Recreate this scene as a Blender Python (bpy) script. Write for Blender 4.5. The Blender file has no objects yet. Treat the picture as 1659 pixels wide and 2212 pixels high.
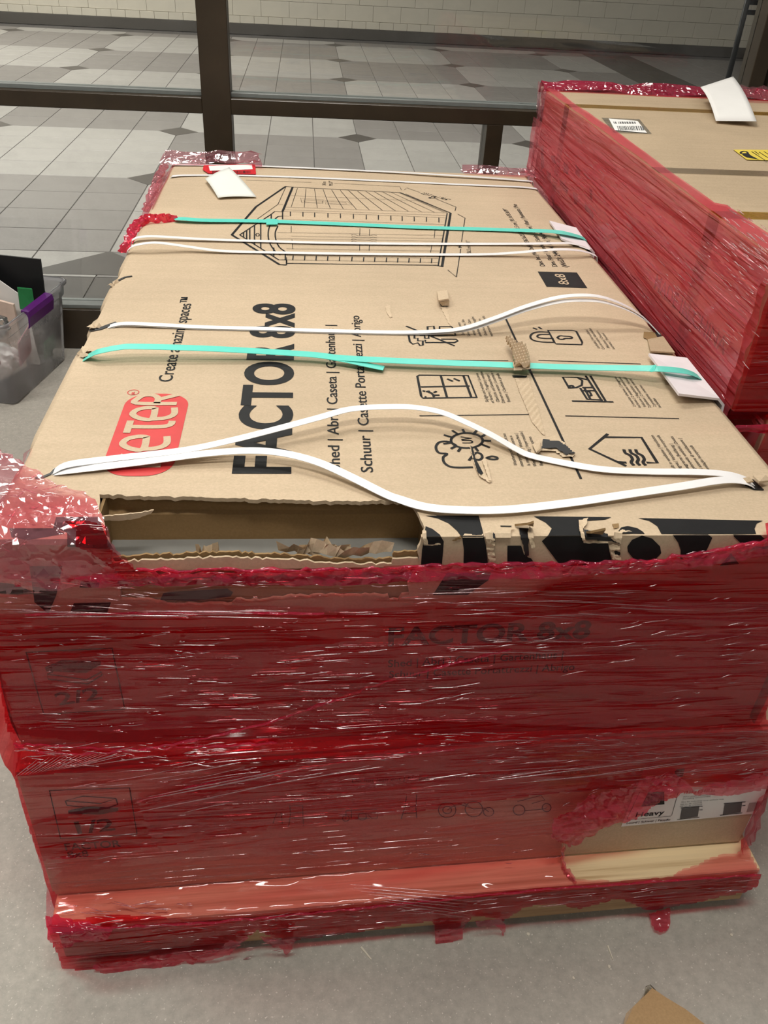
import bpy, bmesh, math, random
import numpy as np
from mathutils import Vector, Matrix
from mathutils.geometry import tessellate_polygon

random.seed(7); np.random.seed(7)
S = bpy.context.scene
COL = S.collection

# ------------------------------------------------------------------ camera
PX, PY, FOC = 829.5, 1106.0, 1833.2
CAM = np.array([0.4075, -0.8776, 1.4957])
PIT, YAW, ROL = 0.6113, 0.1126, 0.0615
_f = np.array([math.sin(YAW)*math.cos(PIT), math.cos(YAW)*math.cos(PIT), -math.sin(PIT)])
_r0 = np.array([math.cos(YAW), -math.sin(YAW), 0.0]); _u0 = np.cross(_r0, _f)
_r = math.cos(ROL)*_r0 + math.sin(ROL)*_u0
_u = -math.sin(ROL)*_r0 + math.cos(ROL)*_u0
cd = bpy.data.cameras.new('camera'); cam = bpy.data.objects.new('camera', cd); COL.objects.link(cam)
cd.sensor_fit = 'HORIZONTAL'; cd.sensor_width = 36.0; cd.lens = FOC/1659*36.0
cd.clip_start = 0.02; cd.clip_end = 100
cam.matrix_world = Matrix(((_r[0], _u[0], -_f[0], CAM[0]), (_r[1], _u[1], -_f[1], CAM[1]), (_r[2], _u[2], -_f[2], CAM[2]), (0, 0, 0, 1)))
S.camera = cam

# ------------------------------------------------------------------ world, lamps, exposure
w = bpy.data.worlds.new('world'); S.world = w; w.use_nodes = True
w.node_tree.nodes['Background'].inputs[0].default_value = (1.0, 0.96, 0.91, 1)
w.node_tree.nodes['Background'].inputs[1].default_value = 0.10
def area(name, loc, size, power, target, color=(1.0, 0.95, 0.88)):
    l = bpy.data.lights.new(name, 'AREA'); l.shape = 'RECTANGLE'; l.size, l.size_y = size; l.energy = power; l.color = color
    o = bpy.data.objects.new(name, l); COL.objects.link(o); o.location = loc
    o.rotation_euler = (Vector(target) - Vector(loc)).to_track_quat('-Z', 'Y').to_euler()
    return o
# ceiling troffers of the store, rows running across
area('ceiling_lamp', (0.2, 2.0, 3.3), (1.2, 0.6), 47, (0.2, 2.0, 0))
area('ceiling_lamp', (0.4, -0.6, 3.5), (1.2, 0.4), 46, (0.4, -0.6, 0))
area('ceiling_lamp', (2.9, 1.6, 3.4), (1.2, 0.4), 14, (2.9, 1.6, 0))
area('ceiling_lamp', (-1.7, 0.6, 3.4), (1.2, 0.4), 46, (-1.7, 0.6, 0))
area('ceiling_lamp', (0.9, -3.0, 3.4), (1.2, 0.2), 7, (0.9, -3.0, 0))
area('ceiling_lamp', (-1.8, -2.4, 3.4), (1.2, 0.2), 9, (-1.8, -2.4, 0))
area('ceiling_lamp', (0.0, -5.4, 3.4), (1.2, 0.2), 9, (0.0, -5.4, 0))
# lamps of the concourse beyond the glass
area('concourse_lamp', (-1.8, 5.0, 4.6), (2.4, 1.2), 290, (-1.8, 5.0, 0))
area('concourse_lamp', (-3.6, 10.0, 4.2), (2.4, 1.2), 290, (-3.6, 11.2, 0))
area('concourse_lamp', (2.2, 6.0, 4.6), (2.4, 1.2), 110, (2.2, 6.0, 0))
S.view_settings.view_transform = 'Standard'; S.view_settings.look = 'None'
S.view_settings.exposure = 0.0; S.view_settings.gamma = 1.0; S.view_settings.use_curve_mapping = False
S.cycles.max_bounces = 6; S.cycles.transparent_max_bounces = 16
S.cycles.use_adaptive_sampling = True; S.cycles.adaptive_threshold = 0.07; S.cycles.adaptive_min_samples = 12
S.cycles.use_light_tree = False; S.cycles.diffuse_bounces = 3; S.cycles.glossy_bounces = 3
S.cycles.caustics_reflective = False; S.cycles.caustics_refractive = False
S.cycles.use_denoising = True
S.cycles.sample_clamp_indirect = 4.0

# ------------------------------------------------------------------ pixel helpers (photograph pixel -> point on a real surface)
def ray(px, py):
    px = np.asarray(px, float); py = np.asarray(py, float)
    return _f + _r*((px-PX)/FOC)[..., None] - _u*((py-PY)/FOC)[..., None]
def onz(px, py, z):
    d = ray(px, py); t = (np.asarray(z)-CAM[2])/d[..., 2]; return CAM + d*t[..., None]
def onplane(px, py, P, n):
    d = ray(px, py); n = np.asarray(n, float); t = np.dot(np.asarray(P, float)-CAM, n)/(d@n); return CAM + d*t[..., None]

H = 0.837; L = 1.931; W = 1.12; ZM = 0.4519; PH = 0.0384
F1 = -0.0503; X1A, X1B = -0.0178, 1.2058; ZP = 0.1275; FP = -0.1028; PA, PB = -0.0113, 1.2189
def y1(x): return math.tan(PH)*np.asarray(x) + F1/math.cos(PH)
def yp(x): return math.tan(PH)*np.asarray(x) + FP/math.cos(PH)
N1 = (math.sin(PH), -math.cos(PH), 0.0)
def top(px, py, h=0.0): return onz(px, py, H+h)
def front2(px, py): return onplane(px, py, (0, 0, 0), (0, -1, 0))
def front1(px, py): return onplane(px, py, (0, F1/math.cos(PH), 0), N1)
def yfront(x, z):
    a = y1(x); b = np.minimum(0.0, a); p = yp(x)
    z = np.asarray(z)
    y = np.where(z > 0.50, 0.0, 0.0*x)
    t = np.clip((0.50-z)/(0.50-ZM), 0, 1); y = (1-t)*0.0 + t*b
    y = np.where(z < ZM, a, y)
    t = np.clip((0.141-z)/(0.141-0.1335), 0, 1); y = np.where(z < 0.141, (1-t)*a + t*p, y)
    return y
def hit(px, py):
    """drape surface of the stack: top of the upper carton, then its front, the ledge, the lower carton, the pallet edge"""
    d = ray(px, py)
    tt = (H-CAM[2])/d[..., 2]; P = CAM + d*tt[..., None]
    ontop = P[..., 1] >= 0
    lo = (-0.45-CAM[1])/d[..., 1]; hi = (0.6-CAM[1])/d[..., 1]
    for _ in range(36):
        m = (lo+hi)/2; Q = CAM + d*m[..., None]
        inside = (Q[..., 1] > yfront(Q[..., 0], Q[..., 2])) & (Q[..., 2] < H)
        hi = np.where(inside, m, hi); lo = np.where(inside, lo, m)
    Q = CAM + d*hi[..., None]
    return np.where(ontop[..., None], P, Q), ontop

# ------------------------------------------------------------------ noise in numpy
def _hash(ix, iy, seed):
    n = (ix.astype(np.int64)*374761393 + iy.astype(np.int64)*668265263 + seed*974711) & 0xffffffff
    n = ((n ^ (n >> 13))*1274126177) & 0xffffffff
    return ((n ^ (n >> 16)) & 0xffff)/65535.0
def vnoise(x, y, seed=0):
    x = np.asarray(x, float); y = np.asarray(y, float)
    ix = np.floor(x); iy = np.floor(y); fx = x-ix; fy = y-iy
    fx = fx*fx*(3-2*fx); fy = fy*fy*(3-2*fy)
    a = _hash(ix, iy, seed); b = _hash(ix+1, iy, seed); c = _hash(ix, iy+1, seed); d = _hash(ix+1, iy+1, seed)
    return (a*(1-fx)+b*fx)*(1-fy) + (c*(1-fx)+d*fx)*fy - 0.5

# ------------------------------------------------------------------ object helpers
def link(name, me, mat=None, parent=None, smooth=False):
    o = bpy.data.objects.new(name, me); COL.objects.link(o)
    if mat is not None:
        me.materials.clear(); me.materials.append(mat)
    if smooth:
        me.polygons.foreach_set('use_smooth', [True]*len(me.polygons))
    if parent is not None: o.parent = parent
    return o
def pydata(name, v, f, mat=None, parent=None, smooth=False):
    me = bpy.data.meshes.new(name); me.from_pydata([tuple(map(float, p)) for p in v], [], [tuple(map(int, q)) for q in f]); me.update()
    return link(name, me, mat, parent, smooth)
def frombm(name, bm, mat=None, parent=None, smooth=False):
    me = bpy.data.meshes.new(name); bm.to_mesh(me); bm.free(); return link(name, me, mat, parent, smooth)
def empty(name, loc=(0, 0, 0), rz=0.0):
    o = bpy.data.objects.new(name, None); COL.objects.link(o); o.location = loc; o.rotation_euler = (0, 0, rz); o.empty_display_size = 0.05
    return o
def tag(o, label=None, cat=None, group=None, kind=None):
    if label: o['label'] = label
    if cat: o['category'] = cat
    if group: o['group'] = group
    if kind: o['kind'] = kind
    return o
def boxmesh(name, x0, x1, y0, y1_, z0, z1, bev=0.0):
    bm = bmesh.new()
    vs = [bm.verts.new(p) for p in [(x0,y0,z0),(x1,y0,z0),(x1,y1_,z0),(x0,y1_,z0),(x0,y0,z1),(x1,y0,z1),(x1,y1_,z1),(x0,y1_,z1)]]
    for q in [(3,2,1,0),(4,5,6,7),(0,1,5,4),(1,2,6,5),(2,3,7,6),(3,0,4,7)]: bm.faces.new([vs[i] for i in q])
    if bev: bmesh.ops.bevel(bm, geom=list(bm.edges), offset=bev, segments=1, affect='EDGES')
    me = bpy.data.meshes.new(name); bm.to_mesh(me); bm.free(); return me
def box(name, x0, x1, y0, y1_, z0, z1, mat, parent=None, bev=0.0):
    return link(name, boxmesh(name, x0, x1, y0, y1_, z0, z1, bev), mat, parent)
def slab(name, pts, thick, mat, parent=None, normal=None):
    """planar (or nearly planar) polygon given by 3D points, extruded by thick against its normal"""
    P = [Vector(map(float, p)) for p in pts]
    n = Vector(normal) if normal is not None else None
    if n is None:
        n = Vector((0, 0, 0))
        for i in range(len(P)):
            a, b = P[i], P[(i+1) % len(P)]; n += a.cross(b)
        n.normalize()
    tris = tessellate_polygon([P]); k = len(P)
    v = P + [p - n*thick for p in P]
    f = []
    for t in tris:
        a, b, c = t
        if (P[b]-P[a]).cross(P[c]-P[a]).dot(n) < 0: b, c = c, b
        f.append((a, b, c)); f.append((a+k, c+k, b+k))
    for i in range(k):
        j = (i+1) % k; f.append((i, i+k, j+k, j))
    o = pydata(name, v, f, mat, parent)
    bm = bmesh.new(); bm.from_mesh(o.data); bmesh.ops.recalc_face_normals(bm, faces=bm.faces); bm.to_mesh(o.data); bm.free()
    return o
def tube(name, path, rad, mat, parent=None, n=8, smooth=True, closed=False):
    path = [Vector(p) for p in path]; v = []; f = []
    rads = rad if hasattr(rad, '__len__') else [rad]*len(path)
    for i, p in enumerate(path):
        t = (path[min(i+1, len(path)-1)] - path[max(i-1, 0)]).normalized()
        a = t.orthogonal() if abs(t.z) > .95 else t.cross(Vector((0, 0, 1)))
        a.normalize(); b = t.cross(a)
        for k in range(n):
            an = 2*math.pi*k/n; v.append(p + (a*math.cos(an) + b*math.sin(an))*rads[i])
    for i in range(len(path)-1):
        for k in range(n):
            k2 = (k+1) % n; f.append((i*n+k, i*n+k2, (i+1)*n+k2, (i+1)*n+k))
    f.append(tuple(range(n-1, -1, -1))); f.append(tuple((len(path)-1)*n+k for k in range(n)))
    return pydata(name, v, f, mat, parent, smooth)
def catmull(pts, sub=6):
    P = [np.array(p, float) for p in pts]; out = []
    for i in range(len(P)-1):
        p0 = P[max(i-1, 0)]; p1, p2 = P[i], P[i+1]; p3 = P[min(i+2, len(P)-1)]
        for k in range(sub):
            t = k/sub
            out.append(0.5*((2*p1) + (p2-p0)*t + (2*p0-5*p1+4*p2-p3)*t*t + (3*p1-p0-3*p2+p3)*t**3))
    out.append(P[-1]); return out

# ------------------------------------------------------------------ materials
def newmat(name):
    m = bpy.data.materials.new(name); m.use_nodes = True; nt = m.node_tree
    b = nt.nodes['Principled BSDF']; return m, nt, b
def noise_nodes(nt, scale, detail=4.0, rough=0.55, vec=None, mapping=None, coord='Object'):
    tc = nt.nodes.new('ShaderNodeTexCoord'); mp = nt.nodes.new('ShaderNodeMapping')
    nt.links.new(tc.outputs[coord], mp.inputs[0])
    if mapping: mp.inputs['Scale'].default_value = mapping
    nz = nt.nodes.new('ShaderNodeTexNoise'); nt.links.new(mp.outputs[0], nz.inputs['Vector'])
    nz.inputs['Scale'].default_value = scale; nz.inputs['Detail'].default_value = detail; nz.inputs['Roughness'].default_value = rough
    return nz, mp
def ramp(nt, src, stops):
    r = nt.nodes.new('ShaderNodeValToRGB'); nt.links.new(src, r.inputs[0]); e = r.color_ramp.elements
    while len(e) < len(stops): e.new(0.5)
    for k, (p, c) in enumerate(stops): e[k].position = p; e[k].color = (*c, 1) if len(c) == 3 else c
    return r
def mixcol(nt, a, b, fac, mode='MIX'):
    m = nt.nodes.new('ShaderNodeMix'); m.data_type = 'RGBA'; m.blend_type = mode
    for s, k in ((fac, 0), (a, 6), (b, 7)):
        if hasattr(s, 'links'): nt.links.new(s, m.inputs[k])
        elif hasattr(s, '__len__'): m.inputs[k].default_value = (*s, 1) if len(s) == 3 else s
        else: m.inputs[k].default_value = s
    return m.outputs[2]
def bump(nt, b, src, strength, dist):
    bp = nt.nodes.new('ShaderNodeBump'); bp.inputs['Strength'].default_value = strength; bp.inputs['Distance'].default_value = dist
    nt.links.new(src, bp.inputs['Height']); nt.links.new(bp.outputs[0], b.inputs['Normal']); return bp
def plain(name, col, rough=0.5, spec=0.5, metal=0.0, var=0.06, scale=40.0):
    m, nt, b = newmat(name)
    nz, _ = noise_nodes(nt, scale)
    dark = tuple(c*(1-var) for c in col); lite = tuple(min(1, c*(1+var)) for c in col)
    r = ramp(nt, nz.outputs['Fac'], [(0.3, dark), (0.7, lite)])
    nt.links.new(r.outputs[0], b.inputs['Base Color'])
    b.inputs['Roughness'].default_value = rough; b.inputs['Specular IOR Level'].default_value = spec; b.inputs['Metallic'].default_value = metal
    return m
def kraft(name, col, stain=0.10, ribs=True):
    m, nt, b = newmat(name)
    n1, _ = noise_nodes(nt, 3.2, 5, 0.6)
    n2, _ = noise_nodes(nt, 260, 3, 0.6)
    n3, _ = noise_nodes(nt, 1.0, 3, 0.5, mapping=(3.0, 60.0, 60.0))
    d = tuple(c*(1-stain) for c in col); l = tuple(min(1, c*(1+stain*0.6)) for c in col)
    r1 = ramp(nt, n1.outputs['Fac'], [(0.3, d), (0.72, l)])
    r2 = ramp(nt, n2.outputs['Fac'], [(0.3, (0.9, 0.9, 0.88)), (0.7, (1.05, 1.05, 1.06))])
    c = mixcol(nt, r1.outputs[0], r2.outputs[0], 1.0, 'MULTIPLY')
    r3 = ramp(nt, n3.outputs['Fac'], [(0.35, (0.95, 0.95, 0.94)), (0.65, (1.0, 1.0, 1.0))])
    c = mixcol(nt, c, r3.outputs[0], 1.0, 'MULTIPLY')
    nt.links.new(c, b.inputs['Base Color'])
    b.inputs['Roughness'].default_value = 0.72; b.inputs['Specular IOR Level'].default_value = 0.25
    n4, _ = noise_nodes(nt, 6.0, 2, 0.5)
    bump(nt, b, n4.outputs['Fac'], 0.35, 0.012)
    return m
def film(name, T, haze, hazecol, axis='x', rough=0.07, streak=1.0, crumple=0.0, gloss=1.0, spec=1.5, cap=0.11):
    """coloured stretch film: tinted see-through sheet, slightly milky, glossy with pulled streaks"""
    m, nt, b = newmat(name); nt.nodes.remove(b); out = nt.nodes['Material Output']
    tc = nt.nodes.new('ShaderNodeTexCoord')
    def nz(scale, mp, rot, detail=2.0):
        mm = nt.nodes.new('ShaderNodeMapping'); nt.links.new(tc.outputs['Object'], mm.inputs[0])
        mm.inputs['Rotation'].default_value = rot; mm.inputs['Scale'].default_value = mp; mm.vector_type = 'POINT'
        n = nt.nodes.new('ShaderNodeTexNoise'); nt.links.new(mm.outputs[0], n.inputs['Vector'])
        n.inputs['Scale'].default_value = scale; n.inputs['Detail'].default_value = detail; return n
    if axis == 'x': mp = (9.0, 9.0, 150.0); rots = [(0, 0.05, 0), (0, 0.17, 0)]
    elif axis == 'y': mp = (6.0, 5.0, 150.0); rots = [(0.05, 0, 0), (-0.12, 0, 0)]
    else: mp = (34.0, 34.0, 34.0); rots = [(0, 0, 0.4), (0.3, 0, 0)]
    def ridge(n, a, bb):
        r = nt.nodes.new('ShaderNodeMapRange'); r.interpolation_type = 'SMOOTHSTEP'
        nt.links.new(n.outputs['Fac'], r.inputs['Value']); r.inputs['From Min'].default_value = a; r.inputs['From Max'].default_value = bb
        return r.outputs['Result']
    def mth(op, a, bb):
        q = nt.nodes.new('ShaderNodeMath'); q.operation = op
        for i, x in enumerate((a, bb)):
            if hasattr(x, 'links'): nt.links.new(x, q.inputs[i])
            else: q.inputs[i].default_value = x
        return q.outputs[0]
    h1 = ridge(nz(1.0, mp, rots[0], 0.0), 0.56, 0.70)
    h2 = ridge(nz(1.0, tuple(c*0.40 for c in mp), rots[1], 0.0), 0.56, 0.72)
    hgt = mth('ADD', h1, mth('MULTIPLY', h2, 1.4))
    if crumple:
        v = nt.nodes.new('ShaderNodeTexVoronoi'); v.feature = 'DISTANCE_TO_EDGE'; nt.links.new(tc.outputs['Object'], v.inputs['Vector']); v.inputs['Scale'].default_value = 38
        ml = nt.nodes.new('ShaderNodeMath'); ml.operation = 'MULTIPLY_ADD'; nt.links.new(v.outputs['Distance'], ml.inputs[0]); ml.inputs[1].default_value = crumple*4; nt.links.new(hgt, ml.inputs[2]); hgt = ml.outputs[0]
    bp = nt.nodes.new('ShaderNodeBump'); bp.inputs['Strength'].default_value = streak; bp.inputs['Distance'].default_value = 0.0030
    nt.links.new(hgt, bp.inputs['Height'])
    # ply variation: the tint deepens where the film is gathered (value stored on the sheet's points)
    tr = nt.nodes.new('ShaderNodeBsdfTransparent')
    at = nt.nodes.new('ShaderNodeAttribute'); at.attribute_name = 'ply'
    T2 = tuple(c**2.6 for c in T)
    nt.links.new(mixcol(nt, T, T2, at.outputs['Fac']), tr.inputs[0])
    df = nt.nodes.new('ShaderNodeBsdfDiffuse'); df.inputs[0].default_value = (*hazecol, 1); nt.links.new(bp.outputs[0], df.inputs['Normal'])
    mx = nt.nodes.new('ShaderNodeMixShader'); mx.inputs[0].default_value = haze; nt.links.new(tr.outputs[0], mx.inputs[1]); nt.links.new(df.outputs[0], mx.inputs[2])
    gl = nt.nodes.new('ShaderNodeBsdfGlossy'); gl.inputs['Roughness'].default_value = rough; gl.inputs[0].default_value = (gloss, gloss, gloss, 1); nt.links.new(bp.outputs[0], gl.inputs['Normal'])
    fr = nt.nodes.new('ShaderNodeFresnel'); fr.inputs[0].default_value = spec
    m2 = nt.nodes.new('ShaderNodeMixShader'); mn = nt.nodes.new('ShaderNodeMath'); mn.operation = 'MINIMUM'; nt.links.new(fr.outputs[0], mn.inputs[0]); mn.inputs[1].default_value = cap; nt.links.new(mn.outputs[0], m2.inputs[0]); nt.links.new(mx.outputs[0], m2.inputs[1]); nt.links.new(gl.outputs[0], m2.inputs[2])
    nt.links.new(m2.outputs[0], out.inputs[0])
    return m

M = {}
M['kraft'] = kraft('kraft_board', (0.60, 0.47, 0.325))
M['kraft2'] = kraft('kraft_board_plain', (0.50, 0.38, 0.25))
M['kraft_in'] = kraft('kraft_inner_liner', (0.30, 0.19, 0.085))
M['kraft_raw'] = kraft('kraft_torn_fibre', (0.66, 0.52, 0.36))
M['ink'] = plain('black_ink', (0.010, 0.0105, 0.011), 0.6, 0.2, var=0.2)
M['ink_red'] = plain('red_ink', (0.60, 0.045, 0.045), 0.55, 0.3)
M['ink_tan'] = kraft('unprinted_kraft', (0.60, 0.47, 0.325), 0.04)
M['ink_grey'] = plain('grey_ink', (0.10, 0.10, 0.10), 0.6)
M['strap'] = plain('white_strap', (0.86, 0.86, 0.86), 0.35, 0.5, var=0.02)
M['teal'] = plain('teal_strap', (0.13, 0.72, 0.60), 0.32, 0.5, var=0.03)
M['paper'] = plain('white_paper', (0.84, 0.83, 0.80), 0.8, 0.2, var=0.03, scale=8)
M['paper2'] = plain('cream_paper', (0.80, 0.82, 0.77), 0.8, 0.2, var=0.03, scale=8)
M['board_white'] = plain('white_edge_board', (0.80, 0.75, 0.77), 0.7, 0.2, var=0.05, scale=20)
M['label_red'] = plain('red_label', (0.66, 0.015, 0.025), 0.4)
M['yellow'] = plain('yellow_label', (0.78, 0.60, 0.06), 0.5)
M['grey_plastic'] = plain('grey_plastic_panel', (0.25, 0.25, 0.23), 0.32, 0.5, var=0.12, scale=14)
M['bronze'] = plain('bronze_frame', (0.040, 0.028, 0.016), 0.38, 0.5, var=0.15, scale=12)
M['gasket'] = plain('grey_glazing_bead', (0.20, 0.22, 0.21), 0.4)
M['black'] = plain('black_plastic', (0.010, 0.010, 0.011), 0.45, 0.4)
M['purple'] = plain('purple_plastic', (0.10, 0.012, 0.16), 0.35)
M['green'] = plain('green_card', (0.02, 0.20, 0.06), 0.5)
M['pink'] = plain('pink_card', (0.72, 0.33, 0.36), 0.5)
M['skin_card'] = plain('beige_card', (0.75, 0.58, 0.48), 0.5)
M['base_dark'] = plain('dark_cove_base', (0.085, 0.075, 0.065), 0.6)
M['speck'] = plain('pale_scrap', (0.75, 0.70, 0.58), 0.7)
def wood(name, col):
    m, nt, b = newmat(name)
    n1, _ = noise_nodes(nt, 1.0, 5, 0.6, mapping=(1.6, 55.0, 55.0))
    d = (col[0]*0.62, col[1]*0.52, col[2]*0.42)
    r = ramp(nt, n1.outputs['Fac'], [(0.30, d), (0.52, col), (0.75, tuple(min(1, c*1.12) for c in col))])
    nt.links.new(r.outputs[0], b.inputs['Base Color']); b.inputs['Roughness'].default_value = 0.7
    bump(nt, b, n1.outputs['Fac'], 0.25, 0.002); return m
M['wood'] = wood('pale_pine', (0.86, 0.68, 0.40))
M['wood2'] = wood('weathered_pine', (0.46, 0.33, 0.17))
def concrete():
    m, nt, b = newmat('concrete_floor')
    n1, _ = noise_nodes(nt, 1.4, 5, 0.6); n2, _ = noise_nodes(nt, 55, 5, 0.75); n3, _ = noise_nodes(nt, 190, 2, 0.5)
    r1 = ramp(nt, n1.outputs['Fac'], [(0.3, (0.40, 0.380, 0.333)), (0.7, (0.50, 0.475, 0.415))])
    r2 = ramp(nt, n2.outputs['Fac'], [(0.3, (0.80, 0.80, 0.80)), (0.7, (1.10, 1.10, 1.10))])
    c = mixcol(nt, r1.outputs[0], r2.outputs[0], 1.0, 'MULTIPLY')
    r3 = ramp(nt, n3.outputs['Fac'], [(0.64, (0, 0, 0)), (0.72, (1, 1, 1))])
    c = mixcol(nt, c, (0.68, 0.65, 0.58), r3.outputs[0])
    nt.links.new(c, b.inputs['Base Color'])
    n5, _ = noise_nodes(nt, 3.0, 3, 0.5)
    rr = ramp(nt, n5.outputs['Fac'], [(0.3, (0.42,)*3), (0.7, (0.58,)*3)]); nt.links.new(rr.outputs[0], b.inputs['Roughness'])
    bump(nt, b, n2.outputs['Fac'], 0.12, 0.001); return m
M['concrete'] = concrete()
def tilemat(name, col):
    m, nt, b = newmat(name)
    n1, _ = noise_nodes(nt, 5, 5, 0.65); n2, _ = noise_nodes(nt, 70, 4, 0.7)
    oi = nt.nodes.new('ShaderNodeObjectInfo')
    r1 = ramp(nt, n1.outputs['Fac'], [(0.3, tuple(c*0.93 for c in col)), (0.7, tuple(c*1.05 for c in col))])
    r2 = ramp(nt, n2.outputs['Fac'], [(0.3, (0.9,)*3), (0.7, (1.07,)*3)])
    c = mixcol(nt, r1.outputs[0], r2.outputs[0], 1.0, 'MULTIPLY')
    rv = ramp(nt, oi.outputs['Random'], [(0.0, (0.95,)*3), (1.0, (1.04,)*3)])
    c = mixcol(nt, c, rv.outputs[0], 1.0, 'MULTIPLY')
    nt.links.new(c, b.inputs['Base Color']); b.inputs['Roughness'].default_value = 0.42; b.inputs['Specular IOR Level'].default_value = 0.35
    bump(nt, b, n2.outputs['Fac'], 0.1, 0.001); return m
M['tile_light'] = tilemat('pale_tile', (0.40, 0.38, 0.36))
M['tile_mid'] = tilemat('taupe_tile', (0.255, 0.235, 0.225))
M['tile_dark'] = tilemat('dark_tile', (0.085, 0.075, 0.068))
M['grout'] = plain('grout', (0.12, 0.11, 0.105), 0.9)
M['paint'] = plain('cream_block_paint', (0.62, 0.57, 0.48), 0.6, 0.3, var=0.04, scale=3)
def glassmat():
    m, nt, b = newmat('window_glass'); nt.nodes.remove(b); out = nt.nodes['Material Output']
    tr = nt.nodes.new('ShaderNodeBsdfTransparent'); tr.inputs[0].default_value = (0.93, 0.95, 0.94, 1)
    gl = nt.nodes.new('ShaderNodeBsdfGlossy'); gl.inputs['Roughness'].default_value = 0.02
    n, _ = noise_nodes(nt, 7, 5, 0.7); df = nt.nodes.new('ShaderNodeBsdfDiffuse'); df.inputs[0].default_value = (0.8, 0.8, 0.8, 1)
    rr = ramp(nt, n.outputs['Fac'], [(0.45, (0.004,)*3), (0.8, (0.05,)*3)])
    m0 = nt.nodes.new('ShaderNodeMixShader'); nt.links.new(rr.outputs[0], m0.inputs[0]); nt.links.new(tr.outputs[0], m0.inputs[1]); nt.links.new(df.outputs[0], m0.inputs[2])
    fr = nt.nodes.new('ShaderNodeFresnel'); fr.inputs[0].default_value = 1.45
    mx = nt.nodes.new('ShaderNodeMixShader'); nt.links.new(fr.outputs[0], mx.inputs[0]); nt.links.new(m0.outputs[0], mx.inputs[1]); nt.links.new(gl.outputs[0], mx.inputs[2])
    nt.links.new(mx.outputs[0], out.inputs[0]); return m
M['glass'] = glassmat()
def clearplastic(name, tint, haze, hazecol, rough, refl=None):
    m, nt, b = newmat(name); nt.nodes.remove(b); out = nt.nodes['Material Output']
    tr = nt.nodes.new('ShaderNodeBsdfTransparent'); tr.inputs[0].default_value = (*tint, 1)
    df = nt.nodes.new('ShaderNodeBsdfDiffuse'); df.inputs[0].default_value = (*hazecol, 1)
    n, _ = noise_nodes(nt, 30, 3, 0.6)
    bp = nt.nodes.new('ShaderNodeBump'); bp.inputs['Strength'].default_value = 0.3; bp.inputs['Distance'].default_value = 0.004; nt.links.new(n.outputs['Fac'], bp.inputs['Height'])
    tl = nt.nodes.new('ShaderNodeBsdfTranslucent'); tl.inputs[0].default_value = (*hazecol, 1); mt = nt.nodes.new('ShaderNodeMixShader'); mt.inputs[0].default_value = 0.65
    nt.links.new(df.outputs[0], mt.inputs[1]); nt.links.new(tl.outputs[0], mt.inputs[2])
    m0 = nt.nodes.new('ShaderNodeMixShader'); m0.inputs[0].default_value = haze; nt.links.new(tr.outputs[0], m0.inputs[1]); nt.links.new(mt.outputs[0], m0.inputs[2])
    gl = nt.nodes.new('ShaderNodeBsdfGlossy'); gl.inputs['Roughness'].default_value = rough; nt.links.new(bp.outputs[0], gl.inputs['Normal'])
    fr = nt.nodes.new('ShaderNodeFresnel'); fr.inputs[0].default_value = 1.45; nt.links.new(bp.outputs[0], fr.inputs['Normal'])
    mx = nt.nodes.new('ShaderNodeMixShader')
    if refl is None: nt.links.new(fr.outputs[0], mx.inputs[0])
    else: mx.inputs[0].default_value = refl
    nt.links.new(m0.outputs[0], mx.inputs[1]); nt.links.new(gl.outputs[0], mx.inputs[2])
    nt.links.new(mx.outputs[0], out.inputs[0]); return m
M['tote'] = clearplastic('milky_tote_plastic', (0.99, 0.99, 1.0), 0.32, (0.96, 0.96, 1.0), 0.22)
M['bag'] = clearplastic('clear_bag', (0.95, 0.97, 0.96), 0.15, (0.85, 0.88, 0.86), 0.08)
M['tape_clear'] = clearplastic('grey_packing_tape', (0.87, 0.85, 0.81), 0.08, (0.6, 0.55, 0.45), 0.18)
M['tape_amber'] = clearplastic('amber_packing_tape', (0.96, 0.80, 0.38), 0.14, (0.85, 0.60, 0.14), 0.15)
FT = (0.97, 0.60, 0.64); HZ = (0.85, 0.20, 0.24)
M['film1'] = film('red_film_single', FT, 0.06, HZ, 'x')
M['film2'] = film('red_film_double', (0.87, 0.14, 0.19), 0.035, (0.70, 0.04, 0.07), 'x')
M['film3'] = film('red_film_gathered', (0.94, 0.24, 0.32), 0.24, (0.90, 0.08, 0.18), 'n', crumple=0.9, rough=0.05, cap=0.16)
M['filmc'] = film('red_film_crumpled', (0.985, 0.60, 0.66), 0.14, (0.92, 0.36, 0.42), 'n', crumple=0.35, rough=0.08, cap=0.30, spec=1.9)
M['films'] = film('red_film_side', (0.97, 0.48, 0.52), 0.26, (0.86, 0.22, 0.26), 'y', cap=0.07)
M['filmf'] = film('red_film_facing', (0.92, 0.16, 0.18), 0.06, (0.60, 0.015, 0.03), 'x')
M['crease'] = clearplastic('film_crease', (0.98, 0.62, 0.66), 0.16, (0.95, 0.35, 0.42), 0.24, 0.34)
M['scrap'] = kraft('scrap_board', (0.52, 0.34, 0.17))
#PART2

# ================================================================== SETTING
fl = box('floor', -4.0, 5.0, -4.5, 2.40, -0.05, 0.0, M['concrete']); tag(fl, 'worn grey concrete floor of the store', kind='structure')

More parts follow.
